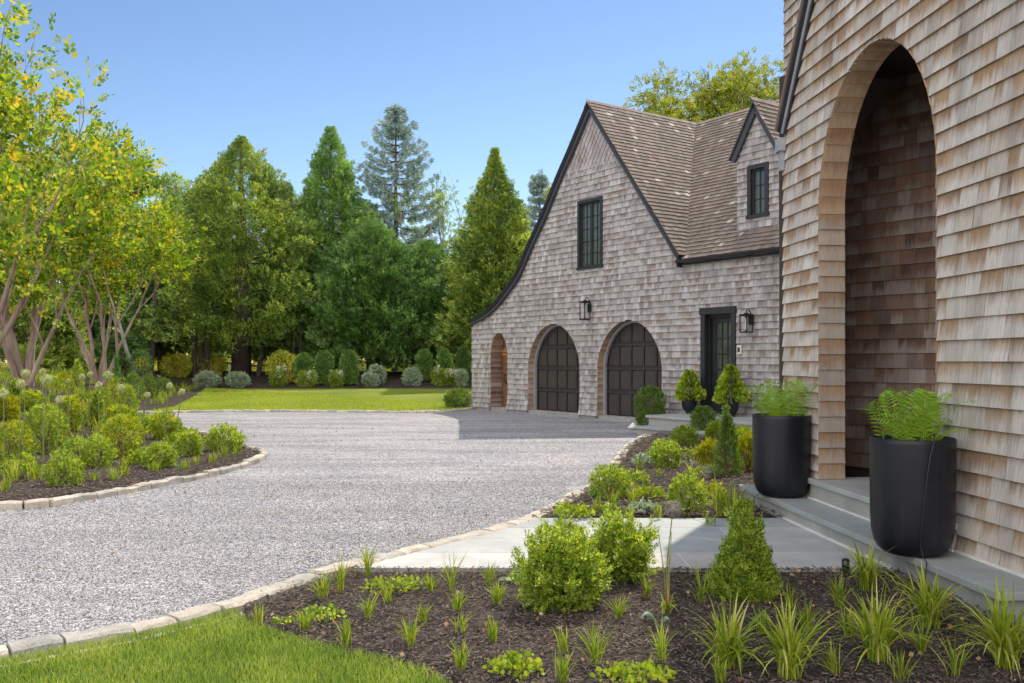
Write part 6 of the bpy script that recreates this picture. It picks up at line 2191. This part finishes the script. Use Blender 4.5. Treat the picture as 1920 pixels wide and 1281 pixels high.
def fern(c, label, R, H, n, seed, fronds=None, sw=1.0):
    rr = random.Random(seed)
    root = empty('fern', c, label, 'fern', 'ferns in the tall black planters')
    for k in range(n):
        a = rr.uniform(0, 6.28) if k > 2 else [0.2, 2.2, 4.2][k]
        L = rr.uniform(.6, 1.0)
        out = R * rr.uniform(.45, 1.1) * (1.0 if k % 3 else .45)
        hh = H * rr.uniform(.35, .9)
        if k % 3 == 0: hh = H * rr.uniform(.85, 1.05)
        st = (rr.uniform(-.17, .17), rr.uniform(-.17, .17))
        m = 17
        C = []
        for i in range(m + 1):
            t = i / m
            C.append(Vector((st[0] + math.cos(a) * out * t ** 1.3, st[1] + math.sin(a) * out * t ** 1.3, hh * (math.sin(min(1.0, t) * 1.75)) / 1.0)))
        V, Fq = [], []
        side = Vector((-math.sin(a), math.cos(a), 0))
        tw = rr.uniform(-.9, .9)
        for i in range(2, m + 1):
            t = i / m
            d = (C[i] - C[i - 1]).normalized()
            nrm_ = d.cross(side).normalized()
            s2 = (side * math.cos(tw) + nrm_ * math.sin(tw))
            pl = (.115 * math.sin(math.pi * min(1, .12 + t * .9)) ** .8 + .006) * L * sw
            w = .0055
            for sg in (-1, 1):
                tip = C[i] + s2 * sg * pl + d * pl * .35 - Vector((0, 0, pl * .12))
                md = C[i] + (tip - C[i]) * .45
                b_ = len(V)
                V += [tuple(C[i] - d * w * .5), tuple(md - d * w), tuple(tip), tuple(md + d * w * 1.3)]
                Fq.append((b_, b_ + 1, b_ + 2, b_ + 3))
                # leaflets along each pinna give the lacy edge
                for q in (.35, .6, .82):
                    c0 = C[i] + (tip - C[i]) * q
                    e = (tip - C[i]).normalized()
                    for s3 in (-1, 1):
                        b_ = len(V)
                        o = (d * s3 + e * .5) * (.013 * (1.1 - q))
                        V += [tuple(c0 - e * .004), tuple(c0 + o), tuple(c0 + e * .005), tuple(c0 + o * .3)]
                        Fq.append((b_, b_ + 1, b_ + 2, b_ + 3))
        # midrib
        for i in range(m):
            b_ = len(V)
            s_ = side * .0022
            V += [tuple(C[i] - s_), tuple(C[i] + s_), tuple(C[i + 1] + s_), tuple(C[i + 1] - s_)]
            Fq.append((b_, b_ + 1, b_ + 2, b_ + 3))
        link('frond', np_mesh('frond', V, Fq), M['fern'], root, loc=(0, 0, 0))
    return root
fern((pl2[0], pl2[1], pl2[2] + .77), 'bright green fern spilling from the near planter', .40, .40, 34, 501)
fern((pl1[0], pl1[1], pl1[2] + .77), 'airy light green fern in the far planter', .42, .40, 32, 502)
mb = MB()
x, y = pl2[0], pl2[1]
mb.tube([(x + .03, y - .18, 1.06), (x + .035, y - .27, 1.09), (x + .02, y - .297, 1.045), (x - .012, y - .30, .92), (x - .038, y - .296, .72), (x - .062, y - .292, .50), (x - .068, y - .285, .38), (x - .058, y - .262, .30), (x - .05, y - .285, .24), (x - .06, y - .36, .218), (x - .10, y - .42, .10), (x - .12, y - .44, .05)], .0042, 6)
tag(mb.build('irrigation_tube', M['tube'], smooth=True), 'thin black irrigation tube hanging down the near planter', 'tube')
mb = MB()
x, y = pl1[0], pl1[1]
mb.tube([(x - .15, y - .10, .24), (x - .24, y - .12, .26), (x - .31, y - .14, .225), (x - .33, y - .15, .13), (x - .35, y - .17, .05)], .0042, 6)
tag(mb.build('irrigation_tube', M['tube'], smooth=True), 'short black tube looping off the step beside the far planter', 'tube')

SP = [(.085, 0), (.085, .03), (.07, .035), (.11, .06), (.155, .12), (.175, .20), (.182, .34), (.185, .42), (.185, .44), (.178, .443), (.172, .43), (.168, .39)]
def lime_pot(s, w, label, plabel, H, R, seed):
    c = FAC.pt(s, .36, w)
    planter(c, label, 1.0, 'pair of black pots at the entry door', prof=SP)
    root = empty('foliage_plant', (c[0], c[1], c[2] + .36), plabel, 'plant', 'lime leaved plants in the entry pots')
    r = np.random.default_rng(seed)
    n = 650
    z = r.uniform(0, 1, n) ** 1.1; a = r.uniform(0, 6.28, n)
    w_ = (1 - z) ** .7 * np.minimum(1, .75 + z * 2) * (1 + .2 * np.sin(3 * a + z * 9)) * r.uniform(.45, 1.05, n)
    P = np.column_stack([np.cos(a) * w_ * R, np.sin(a) * w_ * R, z * H - .02])
    ax = np.column_stack([np.cos(a), np.sin(a), -.25 + r.normal(size=n) * .25])
    B = basis(ax, np.column_stack([-np.sin(a), np.cos(a), np.zeros(n)]) + r.normal(size=(n, 3)) * .3)
    RL = ([(0, 0, 0), (.42, .3, .05), (.36, .75, .03), (0, 1.05, -.1), (-.36, .75, .03), (-.42, .3, .05)], [(0, 1, 2, 3, 4, 5)])
    V, Fc = inst(RL[0], RL[1], P, B, .10 * r.uniform(.6, 1.2, n))
    link('leaves', np_mesh('leaves', V, Fc), M['lime'], root, loc=(0, 0, 0))
    mb = MB()
    for k in range(12): mb.tube([(0, 0, -.05), tuple(P[k] * .5), tuple(P[k])], [.008, .006, .003], 4, cap=False)
    link('stems', mb.mesh('stems'), M['stem'], root, loc=(0, 0, 0))
lime_pot(10.1, .42, 'round black pot left of the entry door', 'bushy lime green plant in the left entry pot', .66, .31, 511)
lime_pot(11.42, .5, 'round black pot right of the entry door, half hidden by a boxwood', 'pointed lime green plant in the right entry pot', .78, .36, 512)

# ---- little things
X, Y = G(1586, 1082, .03)
root = empty('path_light', (X, Y, .03), 'small black spotlight stake beside the front steps', 'garden light')
mb = MB(); mb.tube([(0, 0, -.03), (0, 0, .05)], .010, 8); mb.tube([(0, 0, .045), (-.004, -.004, .125)], [.026, .028], 14)
link('lamp_body', mb.mesh('lamp_body', True), M['tube'], root, loc=(0, 0, 0))
mb = MB(); mb.tube([(-.004, -.004, .126), (-.0045, -.0045, .132)], .021, 14)
link('lens', mb.mesh('lens'), M['steel'], root, loc=(0, 0, 0))
X, Y = G(1186, 806, 0)
mb = MB()
for (dx, dz, s) in [(0, .05, .09), (.05, .04, .07), (-.05, .035, .06), (.01, .11, .05)]:
    mb.lathe([(s * .5, -s * .6), (s * .95, -s * .25), (s, .05 * s), (s * .7, s * .5), (s * .25, s * .7)], (X + dx, Y, dz + .02), 9)
tag(mb.build('white_stones', M['white'], smooth=False), 'small pile of white stones at the corner of the lower step', 'stones')

# ---- more planting: leafy perennials of the middle bed, litter on mulch and gravel
for k, (px, py, w, h, mt, lab) in enumerate([
    (1075, 968, 60, 22, 'lime', 'low leafy perennial against the curb where the middle bed begins'),
    (1205, 958, 44, 16, 'pale', 'pale low perennial left of the fading allium globe'),
    (1215, 935, 50, 22, 'lime', 'yellowish low perennial in the centre of the middle bed'),
    (1188, 905, 46, 22, 'box', 'green low perennial beside the curb, beyond the round boxwood'),
    (1330, 935, 44, 30, 'yellow', 'yellow leaved perennial right of the boxwood beyond the path'),
    (1205, 870, 34, 18, 'pale', 'pale perennial at the curb bend'),
    (1308, 860, 40, 24, 'lime', 'lime perennial between the spirea and the small round boxwood'),
    (1240, 838, 30, 14, 'box', 'low green perennial at the curved end of the curb'),
    (1420, 880, 30, 30, 'yellow', 'yellow leaved perennial against the far planter'),
    (1340, 800, 30, 20, 'lime', 'lime perennial before the landing steps')]):
    perennial(px, py, w, h, lab, mt, 90, .055, 430 + k, .07, group='low leafy perennials in the middle bed')
for k, (px, py, w, h, mt, lab) in enumerate([
    (40, 905, 60, 44, 'lime', 'lime perennial left of the boxwood closest to the curb'),
    (262, 880, 44, 30, 'lime', 'lime perennial between the golden boxwood and the front row'),
    (200, 845, 50, 40, 'yellow', 'yellow perennial behind the wide golden boxwood'),
    (100, 830, 50, 40, 'lime', 'lime perennial behind the broad tall boxwood'),
    (160, 790, 50, 34, 'yellow', 'yellow perennial behind the narrow pointed boxwood'),
    (330, 840, 34, 24, 'lime', 'lime perennial before the small golden boxwoods'),
    (250, 810, 44, 30, 'lime', 'lime perennial near the rear of the golden boxwoods')]):
    X, Y, Z = hit(px, py)
    o = perennial(px, py, w, h, lab, mt, 110, .07, 450 + k, .0, group='leafy perennials in the island bed')
    sc_f = 1.0
    o.location = (X, Y, Z + .05)
M['litter'] = stone_rand('dry_leaves', [(.30, .20, .10), (.42, .30, .16), (.22, .13, .08), (.45, .22, .10), (.50, .42, .28)], .8, 30, .001, .1, 0)
def litter(poly, n, smin, smax, z, label):
    g = scatter_in(poly, n)
    zz = np.array([z(x, y) for x, y in g]) + rng.uniform(0, .008, n)
    d = np.column_stack([rng.normal(size=n), rng.normal(size=n), rng.normal(size=n) * .2])
    B = basis(d, np.column_stack([rng.normal(size=n) * .3, rng.normal(size=n) * .3, np.ones(n)]))
    B = np.stack([B[:, 2], B[:, 1], B[:, 0]], 1)
    V, Fc = inst(BROAD[0], BROAD[1], np.column_stack([g, zz]), B, rng.uniform(smin, smax, n))
    tag(link('leaf_litter', np_mesh('leaf_litter', V, Fc), M['litter']), label, None, None, 'stuff')
litter(near_bed_poly, 700, .012, .035, lambda x, y: .062, 'dry leaf bits on the foreground mulch')
litter(mid_bed_poly, 500, .015, .045, lambda x, y: .085, 'dry leaf bits on the middle bed')
litter([(-7, 4.6), (-1, 5.2), (3.5, 16), (2, 19), (-8, 25), (-6, 15), (-5, 9)], 260, .015, .04, lambda x, y: .012, 'stray dry leaves on the gravel')
